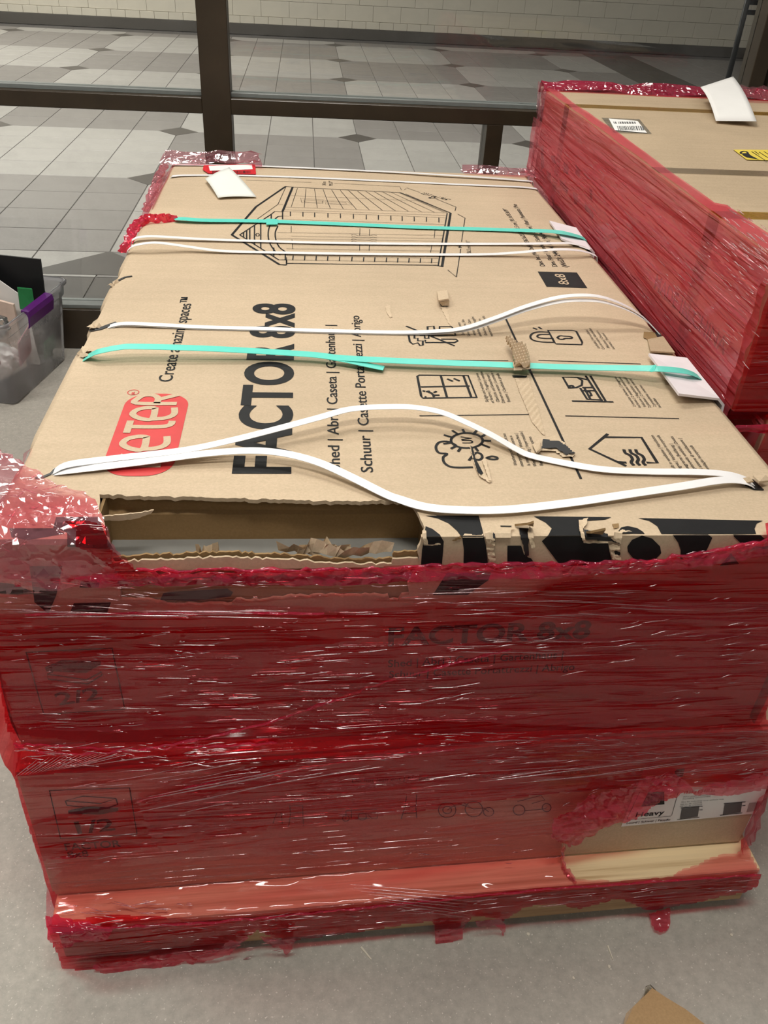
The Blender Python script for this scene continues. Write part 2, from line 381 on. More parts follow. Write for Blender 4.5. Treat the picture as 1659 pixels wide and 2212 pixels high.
# ---- concourse floor beyond the glass: tiles laid in 4x4 blocks with dark diamond insets at the block corners
cf = box('floor_concourse', -7.0, 12.0, 2.48, 13.25, -0.06, -0.004, M['grout']); tag(cf, 'tiled concourse floor beyond the glass', kind='structure')
TX, TY, OX, OY = 0.36, 0.37, -0.60, 5.07
tile_me = {}
for key in ('tile_light', 'tile_mid', 'tile_dark'):
    me = boxmesh('tile', -TX/2+.003, TX/2-.003, -TY/2+.003, TY/2-.003, -0.006, 0.0, 0.0015); me.materials.append(M[key]); tile_me[key] = me
def project(P):
    d = np.asarray(P, float)-CAM; z = d@_f; return PX+FOC*(d@_r)/z, PY-FOC*(d@_u)/z, z
cells = []
for i in range(-16, 33):
    for j in range(-7, 23):
        cx, cy = OX+(i+.5)*TX, OY+(j+.5)*TY
        if cy-TY/2 < 2.50 or cy+TY/2 > 13.2: continue
        bi, bj = math.floor(i/4), math.floor(j/4)
        key = 'tile_light' if (bi+bj) % 2 else 'tile_mid'
        if cx > 5.25: key = 'tile_mid'
        elif cx > 4.48: key = 'tile_dark'
        if cy < 3.25: key = 'tile_dark'
        u, v, z = project((cx, cy, 0)); vis = -60 < u < 1720 and -40 < v < 700 and not (u > 360 and v > 400) and not (u > 1190 and v > 200)
        cells.append((0 if vis else 1, z, cx, cy, key))
cells.sort()
rest = {}
for n, (nv, z, cx, cy, key) in enumerate(cells):
    if n < 290:
        o = bpy.data.objects.new('tile', tile_me[key]); COL.objects.link(o); o.location = (cx, cy, 0); o.parent = cf
    elif nv == 0 or z < 16: rest.setdefault(key, []).append((cx, cy))
for key, lst in rest.items():
    me = tile_me[key]; vv = np.array([v.co[:] for v in me.vertices]); ff = [tuple(p.vertices) for p in me.polygons]
    V = []; Fc = []
    for cx, cy in lst:
        o = len(V); V += [(a+cx, b+cy, c) for a, b, c in vv]; Fc += [tuple(k+o for k in q) for q in ff]
    tag(pydata('distant_tiles', V, Fc, M[key], cf), kind='stuff')
dm = bpy.data.meshes.new('diamond_inset'); rd = 0.155
dm.from_pydata([(rd,0,0.0012),(0,rd,0.0012),(-rd,0,0.0012),(0,-rd,0.0012),(rd,0,-.006),(0,rd,-.006),(-rd,0,-.006),(0,-rd,-.006)], [], [(0,1,2,3),(0,4,5,1),(1,5,6,2),(2,6,7,3),(3,7,4,0)]); dm.materials.append(M['tile_dark'])
for i in range(-3, 4):
    for j in range(0, 6):
        o = bpy.data.objects.new('diamond_inset', dm); COL.objects.link(o); o.location = (OX+i*4*TX, OY+j*4*TY, 0); o.parent = cf
for i in (-1, 0, 1, 2):
    xx = OX+i*4*TX
    slab('border_point', [(xx-.36, 3.25, .0012), (xx+.36, 3.25, .0012), (xx, 3.60, .0012)], .006, M['tile_dark'], cf)

# ---- far wall of painted block
wb = box('wall_back', -7.0, 12.0, 13.235, 13.45, 0.0, 3.2, M['paint']); tag(wb, 'cream painted block wall across the concourse', kind='structure')
bme = boxmesh('block', -0.1985, 0.1985, -0.03, 0.0, -0.0985, 0.0985, 0.002); bme.materials.append(M['paint'])
sme = boxmesh('brick', -0.0985, 0.0985, -0.045, 0.0, -0.046, 0.046, 0.003); sme.materials.append(M['paint'])
for c in range(4):
    for k in range(-15, 28):
        x = k*0.4 + (0.2 if c % 2 else 0.0)
        o = bpy.data.objects.new('block', bme); COL.objects.link(o); o.location = (x, 13.235, 0.335+c*0.2); o.parent = wb
for k in range(-28, 52):
    o = bpy.data.objects.new('brick', sme); COL.objects.link(o); o.location = (k*0.2, 13.235, 0.187); o.parent = wb
bb = box('baseboard_back', -7.0, 12.0, 13.185, 13.235, 0.0, 0.14, M['base_dark'], bev=0.004); tag(bb, 'dark cove base along the cream block wall', kind='structure')

# ---- glazed storefront
win = empty('window_1', (0, 2.42, 0)); tag(win, 'dark bronze storefront glazing with mullions and clear panes', kind='structure')
def wbox(name, x0, x1, y0, y1_, z0, z1, mat, bev=0.002):
    return box(name, x0, x1, y0-2.42, y1_-2.42, z0, z1, mat, win, bev)
wbox('mullion', 0.052, 0.152, 2.40, 2.50, 0, 3.0, M['bronze'])
wbox('mullion', 2.005, 2.06, 2.40, 2.50, 0, 3.0, M['bronze'])
wbox('mullion', 2.075, 2.16, 2.40, 2.50, 0, 3.0, M['bronze'])
wbox('mullion', -2.10, -2.00, 2.40, 2.50, 0, 3.0, M['bronze'])
wbox('mullion', 1.067, 1.127, 2.40, 2.50, 0.165, 0.898, M['bronze'])
for a, b in ((-2.0, 0.052), (0.152, 2.005)):
    wbox('transom', a, b, 2.40, 2.50, 0.897, 0.948, M['bronze'])
    wbox('glazing_bead', a, b, 2.435, 2.49, 0.948, 0.962, M['gasket'], 0.001)
    wbox('sill', a, b, 2.40, 2.50, 0.0, 0.165, M['bronze'])
    wbox('glazing_bead', a, b, 2.415, 2.49, 0.165, 0.180, M['gasket'], 0.001)
    wbox('pane', a, b, 2.462, 2.468, 0.962, 3.0, M['glass'], 0)
wbox('pane', -2.0, 0.052, 2.462, 2.468, 0.180, 0.897, M['glass'], 0)
wbox('pane', 0.152, 1.067, 2.462, 2.468, 0.180, 0.897, M['glass'], 0)
wbox('pane', 1.127, 2.005, 2.462, 2.468, 0.180, 0.897, M['glass'], 0)

# ================================================================== PALLETS
def make_pallet(loc, rz, x0, x1, length, zt):
    r = empty('wooden_pallet', loc, rz)
    bt = 0.020
    n = 9; wd = 0.118; ys = np.linspace(0, length-wd, n)
    for k, yy in enumerate(ys): box('deck_board', x0, x1, yy-(.0205 if k == 0 else 0), yy+wd, zt-bt, zt, M['wood'], r, 0.002)
    for xx in (x0+.004, (x0+x1)/2-.045, x1-.094):
        for yy in (0.01, length/2-.06, length-.13): box('block', xx, xx+.09, yy, yy+.12, bt, zt-bt-.018, M['wood2'], r, 0.003)
        box('stringer_board', xx, xx+.09, 0.0, length, zt-bt-.018, zt-bt, M['wood2'], r, 0.001)
    for yy in (0.0, length/2-.05, length-.1): box('bottom_board', x0+.02, x1-.02, yy, yy+.1, 0, bt, M['wood2'], r, 0.001)
    box('lead_board', x0+.008, x1-.008, -0.019, -0.001, 0.028, zt-bt-.001, M['wood2'], r, 0.002)
    return r
cph, sph = math.cos(PH), math.sin(PH)
pal = make_pallet((-sph*FP+0, cph*FP, 0), PH, PA, PB, 2.02, ZP)
pal.location = (-math.sin(PH)*(FP+.02), math.cos(PH)*(FP+.02), 0)
tag(pal, 'pale pine pallet under the damaged shed cartons, its front edge wrapped in red film', 'pallet')

# ================================================================== PRINT HELPERS
def strokes_mesh(name, lines, place, mat, parent, width):
    """flat printed line work: polylines (2D) -> ribbons; place maps a 2D point to a 3D point just above the board"""
    V = []; Fc = []
    for li, ln in enumerate(lines):
        li = li % 40
        wdt = width
        if isinstance(ln, tuple): ln, wdt = ln
        P = [np.array(place(*p)) for p in ln]
        P = [p + place.normal*(2e-5*li) for p in P]
        closed = len(P) > 2 and np.allclose(P[0], P[-1])
        n = len(P)
        nrm = place.normal
        for i in range(n):
            a = P[i-1] if i > 0 else (P[-2] if closed else P[0]); b = P[i+1] if i < n-1 else (P[1] if closed else P[-1])
            t = b-a; t = t/(np.linalg.norm(t)+1e-12); s = np.cross(nrm, t); s /= (np.linalg.norm(s)+1e-12)
            V += [P[i]+s*wdt/2, P[i]-s*wdt/2]
        o = len(V)-2*n
        Fc += [(o+2*i, o+2*i+1, o+2*i+3, o+2*i+2) for i in range(n-1)]
    return pydata(name, V, Fc, mat, parent)
class Place:
    def __init__(s, fn, normal): s.fn = fn; s.normal = np.array(normal, float)
    def __call__(s, *p): return s.fn(*p)
EPS = 0.0008
TOPP = Place(lambda x, y: top(x, y, EPS), (0, 0, 1))
FR2 = Place(lambda x, y: front2(x, y) + np.array((0, -EPS-.0003, 0)), (0, -1, 0))
FR1 = Place(lambda x, y: front1(x, y) + np.array(N1)*EPS, N1)
def fillpoly(name, polys, place, mat, parent):
    V = []; Fc = []
    for pl in polys:
        P = [Vector(map(float, place(*p))) for p in pl]; o = len(V)
        for t in tessellate_polygon([P]):
            a, b, c = t
            if (P[b]-P[a]).cross(P[c]-P[a]).dot(Vector(place.normal)) < 0: b, c = c, b
            Fc.append((a+o, b+o, c+o))
        V += P
    return pydata(name, V, Fc, mat, parent)
_capH = [None]
def text_mesh(body, bold=0.0):
    cu = bpy.data.curves.new('t', 'FONT'); cu.body = body; cu.size = 1.0; cu.offset = bold; cu.resolution_u = 6 if len(body) < 12 else 3
    o = bpy.data.objects.new('t', cu); COL.objects.link(o)
    dg = bpy.context.evaluated_depsgraph_get(); me = bpy.data.meshes.new_from_object(o.evaluated_get(dg))
    COL.objects.unlink(o); bpy.data.objects.remove(o); bpy.data.curves.remove(cu); return me
def cap_h():
    if _capH[0] is None:
        me = text_mesh('H'); _capH[0] = max(v.co.y for v in me.vertices); bpy.data.meshes.remove(me)
    return _capH[0]
def lettering(name, body, p0, p1, pt, place, mat, parent, bold=0.0):
    """text whose baseline runs from p0 to p1 (photo pixels on the surface) and whose capitals reach up to pt above p0"""
    me = text_mesh(body, bold)
    A, B, Tt = (np.array(place(*p)) for p in (p0, p1, pt))
    xs = [v.co.x for v in me.vertices]; x0, x1 = min(xs), max(xs)
    u = (B-A)/(x1-x0); un = (B-A)/np.linalg.norm(B-A)
    v = (Tt-A); v = v - un*np.dot(v, un); v = v/cap_h()
    for q in me.vertices: q.co = Vector(A + u*(q.co.x-x0) + v*q.co.y)
    me.update()
    o = link(name, me, mat, parent)
    bm = bmesh.new(); bm.from_mesh(me)
    n = Vector(place.normal)
    for fc in bm.faces:
        fc.normal_update()
        if fc.normal.dot(n) < 0: fc.normal_flip()
    bm.to_mesh(me); bm.free()
    return o
def crop(ox, oy, s):
    return lambda pts: [(ox+x/s, oy+y/s) for x, y in pts]
def arc(cx, cy, rx, ry, a0, a1, n=14):
    return [(cx+rx*math.cos(math.radians(a0+(a1-a0)*k/n)), cy+ry*math.sin(math.radians(a0+(a1-a0)*k/n))) for k in range(n+1)]
def jag(pts, amp, step, seed=1):
    """roughen a px polyline into a torn edge"""
    out = []; rnd = random.Random(seed)
    for (a, b) in zip(pts[:-1], pts[1:]):
        d = math.hypot(b[0]-a[0], b[1]-a[1]); n = max(1, int(d/step))
        for k in range(n):
            t = k/n; j = rnd.uniform(-amp, amp) if k else 0
            out.append((a[0]+(b[0]-a[0])*t - (b[1]-a[1])/d*j, a[1]+(b[1]-a[1])*t + (b[0]-a[0])/d*j))
    out.append(pts[-1]); return out

# ================================================================== LOWER CARTON (1/2)
lc = empty('lower_carton', (0, 0, 0)); tag(lc, 'lower brown shed carton marked 1/2, resting on the pine pallet', 'carton')
def g1(x, y, z): return (x*cph-y*sph, x*sph+y*cph, z)
V = []; 
for z in (ZP+.0005, ZM-.001):
    for (x, y) in ((X1A, F1), (X1B, F1), (X1B, F1+1.96), (X1A, F1+1.96)): V.append(g1(x, y, z))
bm = bmesh.new(); vs = [bm.verts.new(p) for p in V]
for q in [(3,2,1,0),(4,5,6,7),(0,1,5,4),(1,2,6,5),(2,3,7,6),(3,0,4,7)]: bm.faces.new([vs[i] for i in q])
bmesh.ops.bevel(bm, geom=list(bm.edges), offset=0.006, segments=2, affect='EDGES')
frombm('body', bm, M['kraft'], lc)
strokes_mesh('printed_icon', [[(107,1707),(280,1701),(296,1801),(131,1811),(107,1707)],
    crop(0,1560,2.514)([(355,425),(450,400),(630,412),(545,440),(355,425)]), crop(0,1560,2.514)([(355,425),(365,450),(560,470),(640,445),(630,412)])], FR1, M['ink'], lc, 0.0022)
fillpoly('printed_icon', [crop(0,1560,2.514)([(370,478),(480,455),(645,462),(640,480),(545,500),(372,494)])], FR1, M['ink'], lc)
lettering('lettering', '1/2', (168,1800), (250,1792), (163,1775), FR1, M['ink'], lc, 0.02)
lettering('lettering', 'FACTOR', (142,1836), (262,1828), (138,1822), FR1, M['ink'], lc, 0.012)
lettering('lettering', '8x8', (147,1852), (192,1849), (144,1839), FR1, M['ink'], lc, 0.01)
k = crop(560,1560,2.514)
ic = []
ic += [k(l) for l in ([(160,565),(170,490),(165,450)],[(240,560),(235,450),(170,455)],[(170,490),(240,488)],[(165,520),(240,515)],[(75,545),(95,490),(120,490),(125,550)],[(75,515),(125,512)])]
ic += [k(l) for l in ([(380,530),(470,525),(470,480),(500,465),(500,520)],[(430,500),(640,490),(640,520),(610,520),(590,500)],[(520,525),(600,520)],[(470,480),(640,470)])] + [k(arc(560,510,22,20,0,360)), k(arc(470,520,18,16,0,360))]
ic += [k(l) for l in ([(770,525),(790,460),(800,400)],[(855,520),(850,455),(855,390)],[(790,460),(850,455)],[(780,495),(855,490)])]
ic += [k(arc(1020,475,48,42,0,360)), k(arc(1020,475,24,20,0,360)), k(arc(1165,470,48,42,0,360)), k(arc(1245,485,28,24,0,360)), k([(1020,475),(1080,440),(1165,470),(1110,435),(1080,440)]), k([(1165,470),(1220,465),(1245,485)])]
ic += [k(arc(1410,475,32,28,0,360)), k(arc(1560,462,24,22,0,360)), k([(1440,480),(1540,470),(1560,462)]), k([(1400,430),(1530,395),(1550,420),(1480,440)])]
for i0, i1 in ((0, 6), (6, 12), (12, 16), (16, 22), (22, 26)): strokes_mesh('printed_icon', ic[i0:i1], FR1, M['ink_grey'], lc, 0.0016)
lettering('lettering', 'Do not lean out | Ne pas se pencher | No apoyarse | Nicht anlehnen | Niet leunen', (760,1690), (1290,1668), (758,1682), FR1, M['ink_grey'], lc)
# shipping label with the weight warning
LAB = Place(lambda x, y: front1(x, y) + np.array(N1)*0.0016, N1)
LABI = Place(lambda x, y: front1(x, y) + np.array(N1)*0.0024, N1)
lb = fillpoly('shipping_label', [[(1341,1784),(1392,1655),(1676,1640),(1659,1690),(1637,1755)]], LAB, M['paper'], lc); lb['label'] = 'white weight label reading Heavy'
q = crop(1280,1640,4.377)
fillpoly('printed_square', [q([(455,437),(500,345),(520,300),(672,300),(675,415)])], LABI, M['ink'], lb)
fillpoly('printed_square', [q([(770,110),(790,85),(865,75),(850,155),(800,158)])], LABI, M['ink'], lb)
strokes_mesh('printed_frame', [q([(440,300),(325,545),(330,565),(735,528),(745,515),(805,300)])], LABI, M['ink'], lb, 0.0008)
lettering('lettering', 'Heavy', q([(400,535)])[0], q([(668,512)])[0], q([(415,493)])[0], LABI, M['ink'], lb, 0.012)
lettering('lettering', 'Lourd | Schwer | Pesado', q([(315,603)])[0], q([(728,568)])[0], q([(322,585)])[0], LABI, M['ink'], lb, 0.01)
lettering('lettering', '158Kg | 348Lbs', q([(858,318)])[0], q([(1150,295)])[0], q([(866,292)])[0], LABI, M['ink_red'], lb, 0.012)
for y, tx, xe in ((352,'Other content | Contenu | Inhalt',1155),(372,'Teamlifting recommended',1110),(400,'Not for individual carry without help',1245),(425,'REF No. FR: 17210338',1040),(443,'REF No. ES: 17210339',1045)):
    lettering('lettering', tx, q([(850-(y-352)*0.35,y)])[0], q([(xe-(y-352)*0.2,y-28 if xe>1060 else y-22)])[0], q([(853-(y-352)*0.35,y-11)])[0], LABI, M['ink_grey'], lb)
for (bx, by) in ((820,455),(1225,415)):
    fillpoly('printed_picture', [q([(bx+18,by),(bx+185,by-18),(bx+170,by+75),(bx,by+100)])], LABI, M['ink_grey'], lb)
    strokes_mesh('printed_picture', [q([(bx-25,by+105),(bx+185,by+82)]), q([(bx+10,by-5),(bx+215,by-22)]), q([(bx+185,by+15),(bx+215,by+12)])], LABI, M['ink'], lb, 0.0016)
fillpoly('printed_code', [q([(1475,405),(1590,395),(1560,475),(1450,490)])], LABI, M['tile_light'], lb)

# ================================================================== UPPER CARTON (2/2)
uc = empty('upper_carton', (0, 0, 0)); tag(uc, 'upper brown shed carton marked 2/2 with torn front edge, strapped on top', 'carton')
# top panel with the torn notch, edges in photo pixels on the board
notch = jag([(910,1157),(917,1140),(905,1112),(893,1092),(868,1081),(760,1083),(640,1081),(500,1076),(330,1073),(215,1068)], 2.2, 9, 3) + jag([(215,1068),(214,1100),(222,1120),(232,1157)], 1.6, 8, 4)[1:]
def topxy(p): q_ = top(*p); return (q_[0], max(q_[1], 0.0), H)
n3 = [topxy(p) for p in notch]
n3[0] = (n3[0][0], 0, H); n3[-1] = (n3[-1][0], 0, H)
RT = 0.012
outline = [(RT, 0, H)] + n3[::-1] + [(W-RT, 0, H), (W-RT, L, H), (RT, L, H)]
slab('top_panel', outline, 0.006, M['kraft'], uc, (0, 0, 1))
# front panel with the torn notch below the edge
fn = jag([(232,1157),(240,1200),(262,1295),(350,1300),(360,1306),(500,1306),(510,1296),(560,1300),(620,1290),(760,1288),(838,1287),(842,1298),(860,1298),(868,1286),(884,1284),(880,1262),(905,1225),(902,1195),(910,1157)], 2.5, 9, 9)
f3 = [front2(*p) for p in fn]
f3 = [(p[0], 0, min(p[2], H-.0005)) for p in f3]; f3[0] = (n3[-1][0], 0, H-.0005); f3[-1] = (n3[0][0], 0, H-.0005)
# corner gash bottom left
fo = [(W-.002, 0, ZM), (W-.002, 0, H-.0005)] + f3[::-1] + [(0.002, 0, H-.0005), (0.002, 0, 0.79), (-0.004, 0, 0.77), (0.03, 0, 0.765), (0.058, 0, 0.748), (0.03, 0, 0.742), (-0.006, 0, 0.745), (-0.022, 0, 0.55), (-0.018, 0, ZM)]
fo = [(p[0], -.0003, p[2]) for p in fo]
slab('front_panel', fo, 0.006, M['kraft'], uc, (0, -1, 0))
def side(sgn):
    prof = [(RT, H), (0.004, H-.003), (0.0, H-.011), (-0.008, .72), (-0.022, .58), (-0.025, .50), (-0.018, ZM)] if sgn < 0 else [(W-RT, H), (W-.004, H-.003), (W, H-.011), (W+.006, .72), (W+.014, .58), (W+.016, .50), (W+.012, ZM)]
    ys = np.linspace(0, L, 90); V = []; Fc = []
    for yv in ys:
        for k_, (x, z) in enumerate(prof):
            a = 0.004*vnoise(yv*7, 3+k_*.6, 11 if sgn < 0 else 12)*(1 if 0 < k_ else 0)
            dent = 0.0
            if sgn < 0:
                for c, wd, dp in ((0.74, .025, .012), (0.60, .03, .014), (0.95, .02, .008), (0.20, .03, .006)):
                    dent += dp*math.exp(-((yv-c)/wd)**2)
            else:
                for c, wd, dp in ((0.69, .03, .010), (0.11, .025, .010)):
                    dent += dp*math.exp(-((yv-c)/wd)**2)
            V.append((x - sgn*dent*(1 if k_ in (1, 2) else 0.4 if k_ == 3 else 0) + a*0.6, yv, z - (dent*0.5 if k_ in (1, 2) else 0)))
    m_ = len(prof)
    for i in range(len(ys)-1):
        for k_ in range(m_-1):
            a = i*m_+k_; Fc.append((a, a+1, a+m_+1, a+m_) if sgn < 0 else (a, a+m_, a+m_+1, a+1))
    return pydata('side_panel', V, Fc, M['kraft'], uc, True)
side(-1); side(1)
slab('back_panel', [(-.018, L, ZM), (W+.012, L, ZM), (W, L, H-.0005), (0, L, H-.0005)], 0.006, M['kraft'], uc, (0, 1, 0))
box('bottom_panel', -.012, W+.008, .006, L-.006, ZM, ZM+.006, M['kraft'], uc)
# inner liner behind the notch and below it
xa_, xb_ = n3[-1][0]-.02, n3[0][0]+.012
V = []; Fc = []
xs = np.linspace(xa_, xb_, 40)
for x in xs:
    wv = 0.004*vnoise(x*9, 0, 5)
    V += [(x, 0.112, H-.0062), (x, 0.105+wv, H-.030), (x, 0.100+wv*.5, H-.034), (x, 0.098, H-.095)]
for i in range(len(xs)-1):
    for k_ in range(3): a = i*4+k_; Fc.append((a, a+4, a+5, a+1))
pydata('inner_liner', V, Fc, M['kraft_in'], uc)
# inner layer of the front wall, its torn top edge
inn = jag([(226,1212),(300,1208),(480,1200),(620,1205),(700,1212),(760,1216),(850,1214),(852,1200),(905,1196)], 3.0, 7, 21)
i3 = [front2(*p) for p in inn]; i3 = [(p[0], 0.0075, p[2]) for p in i3]
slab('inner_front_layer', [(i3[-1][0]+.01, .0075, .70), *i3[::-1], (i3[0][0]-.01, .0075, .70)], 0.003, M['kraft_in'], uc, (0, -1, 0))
inn = jag([(232,1216),(330,1212),(470,1206),(640,1212),(720,1220),(846,1220),(848,1209),(903,1208)], 3.0, 8, 25)
i3 = [front2(*p) for p in inn]; i3 = [(p[0], 0.0020, p[2]) for p in i3]
slab('inner_front_layer', [(i3[-1][0]+.006, .0020, .785), *i3[::-1], (i3[0][0]-.006, .0020, .783)], 0.003, M['kraft_raw'], uc, (0, -1, 0))
fillpoly('hand_hole', [[(345,1300),(352,1285),(370,1282),(490,1275),(503,1283),(498,1292),(420,1302)]], Place(lambda x, y: front2(x, y)*np.array((1, 0, 1)) + np.array((0, .0035, 0)), (0, -1, 0)), M['black'], uc)
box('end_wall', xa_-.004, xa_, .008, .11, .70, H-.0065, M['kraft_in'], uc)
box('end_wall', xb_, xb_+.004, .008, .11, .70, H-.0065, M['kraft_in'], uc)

slab('inner_flap', [(p_[0], .060, p_[2]) for p_ in (onplane(x_, y_, (0, .060, 0), (0, -1, 0)) for x_, y_ in jag([(216,1116),(262,1112),(300,1108),(332,1102),(326,1110),(296,1120),(262,1125),(236,1124),(216,1126)], 1.0, 6, 77))], .002, M['kraft_raw'], uc, (0, -1, 0))
# the shed panels inside, seen through the gash
def panel(name, y0, y1_, z0, z1, label):
    prof = [(y1_, z1), (y0+.016, z1), (y0+.010, z1-.002), (y0+.004, z1-.001), (y0, z1-.006), (y0, z0+.004), (y0+.006, z0), (y1_, z0)]
    V = []; Fc = []
    xs = np.linspace(0.03, W-.06, 24)
    for x in xs:
        for (y, z) in prof: V.append((x, y+.0015*vnoise(x*5, 1, 3), z+.001*vnoise(x*6, 2, 4)))
    m_ = len(prof)
    for i in range(len(xs)-1):
        for k_ in range(m_): a = i*m_+k_; b = i*m_+(k_+1) % m_; Fc.append((a, b, b+m_, a+m_))
    Fc.append(tuple(range(m_))); Fc.append(tuple((len(xs)-1)*m_+k_ for k_ in range(m_-1, -1, -1)))
    o = pydata(name, V, Fc, M['grey_plastic'], None); tag(o, label, 'panel', 'grey shed panels inside the torn carton'); return o
panel('shed_panel', 0.030, 0.60, H-.100, H-.076, 'top grey plastic shed panel seen through the torn carton edge')
panel('shed_panel', 0.022, 0.60, H-.128, H-.103, 'second grey plastic shed panel, under the top one in the torn carton')
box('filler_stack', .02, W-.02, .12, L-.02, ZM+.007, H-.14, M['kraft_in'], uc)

# ---- print on the top
def cl(pts): return pts+[pts[0]]
lettering('lettering', 'FACTOR 8x8', (624,1023), (634,656), (506,1021), TOPP, M['ink'], uc, 0.030)
lettering('lettering', 'Create amazing spaces\u2122', (371,824), (417,642), (342,821), TOPP, M['ink'], uc, 0.004)
lettering('lettering', 'Shed | Abri | Caseta | Gartenhaus |', (735,1016), (722,702), (709,1014), TOPP, M['ink'], uc, 0.006)
lettering('lettering', 'Schuur | Casette Portattrezzi | Abrigo', (806,1020), (776,682), (780,1018), TOPP, M['ink'], uc, 0.006)
# red logo pill
lp = [top(*p) for p in ((248,932),(393,934),(344,851),(301,1029))]
cx = (lp[0][0]+lp[1][0])/2; hw = (lp[1][0]-lp[0][0])/2; cy = (lp[2][1]+lp[3][1])/2; hl = (lp[2][1]-lp[3][1])/2
rr_ = hw*0.80
pill = []
for sx, sy, a0 in ((1, 1, 0), (-1, 1, 90), (-1, -1, 180), (1, -1, 270)):
    for k_ in range(10):
        a = math.radians(a0+k_*10); pill.append((cx+sx*(hw-rr_)+rr_*math.cos(a), cy+sy*(hl-rr_)+rr_*math.sin(a)))
W2P = Place(lambda x, y: np.array((x, y, H+.0006)), (0, 0, 1)); W2Q = Place(lambda x, y: np.array((x, y, H+.0012)), (0, 0, 1))
lg = fillpoly('printed_logo', [pill], W2P, M['ink_red'], uc)
# rounded logo letters, drawn as fat strokes; local (a along +Y, b towards -X)
def LL(a, b): return (cx - b, cy + a)
def st(pts): return [LL(*p) for p in pts]
sc_ = hl/0.118
def loc(pts, ox): return [LL((ox+x)*sc_, y*sc_) for x, y in pts]
lh = 0.030
lt = []
lt += [loc([(0,-lh),(0,lh)], -.092), loc([(.004,0),(.026,lh)], -.092), loc([(.004,0),(.030,-lh)], -.092)]
lt += [loc([(.030,.0),(-.004,.0),(-.002,.018),(.010,.030),(.024,.026),(.031,.012),(.030,0)], -.046), loc([(-.004,0),(0,-.020),(.012,-.030),(.032,-.028)], -.046)]
lt += [loc([(-.006,lh),(.030,lh)], .001), loc([(.012,lh),(.012,-.012),(.018,-.028),(.030,-.030)], .001)]
lt += [loc([(.030,.0),(-.004,.0),(-.002,.018),(.010,.030),(.024,.026),(.031,.012),(.030,0)], .040), loc([(-.004,0),(0,-.020),(.012,-.030),(.032,-.028)], .040)]
lt += [loc([(0,-lh),(0,lh),(.016,lh),(.026,.022),(.026,.008),(.016,.0),(0,0)], .085), loc([(.012,0),(.030,-lh)], .085)]
strokes_mesh('logo_lettering', [([p for p in catmull(l, 4)], 0.0102*sc_) if len(l) > 3 else (l, 0.0102*sc_) for l in lt], W2Q, M['ink_tan'], uc, .0085)
rg = top(288,848)
strokes_mesh('printed_mark', [[(rg[0]+.009*math.cos(a), rg[1]+.009*math.sin(a)) for a in np.linspace(0, 2*math.pi, 20)]], W2P, M['ink_red'], uc, .0013)
lettering('lettering', 'R', (291.5,851), (291,845.5), (284.5,851), TOPP, M['ink_red'], uc, 0.01)
# shed drawing
k = crop(440, 340, 2.9625)
TH = 0.0062; MD = 0.0032; FN = 0.0014
def thick(w_, *ls): return [(k(l), w_) for l in ls]
dr = []
dr += thick(TH, [(525,185),(335,315)], [(335,315),(270,390),(180,495)], [(180,495),(485,685),(530,688)], [(570,188),(505,345)], [(1580,355),(1525,700)])
dr += thick(MD, [(525,185),(575,190)], [(505,345),(505,395)], [(230,495),(430,365),(455,345),(505,348)], [(230,495),(480,655),(530,655)], [(530,655),(530,688)], [(522,618),(522,655)],
    [(575,190),(1260,225),(1580,355)], [(530,678),(1490,690),(1525,698)], [(1558,357),(1500,695)],
    catmull([(475,378),(432,420),(413,480),(420,540),(450,592),(490,625)], 5), catmull([(475,440),(458,480),(463,530),(485,575),(525,605)], 5), [(475,378),(505,375)])
dr += thick(FN, [(475,300),(525,190)], [(475,300),(335,400)], [(475,300),(507,303)], [(335,315),(330,330)], [(515,318),(1555,355)], [(520,335),(1560,372)], [(560,245),(1380,278)], [(1290,232),(1568,352)], [(1255,228),(1540,352)],
    cl([(620,262),(765,272),(762,295),(628,288)]), cl([(775,275),(925,285),(948,305),(780,298)]), cl([(640,272),(760,280),(758,292),(645,285)]), cl([(785,282),(910,290),(915,300),(790,294)]),
    [(505,395),(1540,430)], [(505,375),(545,378)], [(470,480),(1530,500)], [(560,505),(1528,520)], [(470,520),(1526,537)], [(565,558),(1520,572)], [(530,585),(1515,600)], [(530,610),(1512,625)],
    [(560,440),(560,480)], [(1000,455),(998,500)], [(998,545),(998,595)], [(1062,460),(1060,500)], [(1060,548),(1058,598)], [(1480,460),(1475,515)], [(565,525),(570,585)], [(1460,560),(1452,608)],
    [(505,345),(1550,385)], [(530,628),(1510,645)], [(530,655),(1500,672)], [(530,640),(530,678)])
for xx in range(13):
    t = xx/12; a = (600+(1255-600)*t, 197+(226-197)*t); b = (560+(1560-560)*t, 316+(354-316)*t); dr += thick(FN, [a, b])
for xx in (555,635,710,795,875,958,1040,1118,1198,1270,1347,1425,1505): y_ = 347+(xx-555)*.042; dr += thick(MD*.8, [(xx,y_),(xx,y_+28)])
for xx in (570,645,718,792,868,947,1022,1093,1168,1240,1312,1385,1457): y_ = 628+(xx-570)*.022; dr += thick(MD*.8, [(xx+3,y_),(xx,y_+28)])
for xx, y0_, y1__ in ((255,478,512),(275,465,527),(295,452,540),(325,435,560),(365,408,580),(432,365,400),(448,578,635)): dr += thick(MD, [(xx,y0_),(xx,y1__)])
dr += thick(MD*.7, arc(345,495,11,9,0,360))
for yy in (498, 512, 526, 540): dr += thick(FN, catmull([(945,yy),(960,yy-5),(990,yy+3),(1030,yy+2),(1060,yy+4),(1085,yy-2),(1108,yy+3)], 3))
dr += thick(FN*1.3, [(270,145),(690,160)], [(835,165),(1255,187),(1265,207)], [(1285,207),(1300,195),(1385,225)], [(1470,258),(1615,318),(1608,342)], [(1625,362),(1672,388),(1650,540)], [(1645,585),(1617,765),(1562,720)])
strokes_mesh('printed_drawing', dr, TOPP, M['ink'], uc, MD)
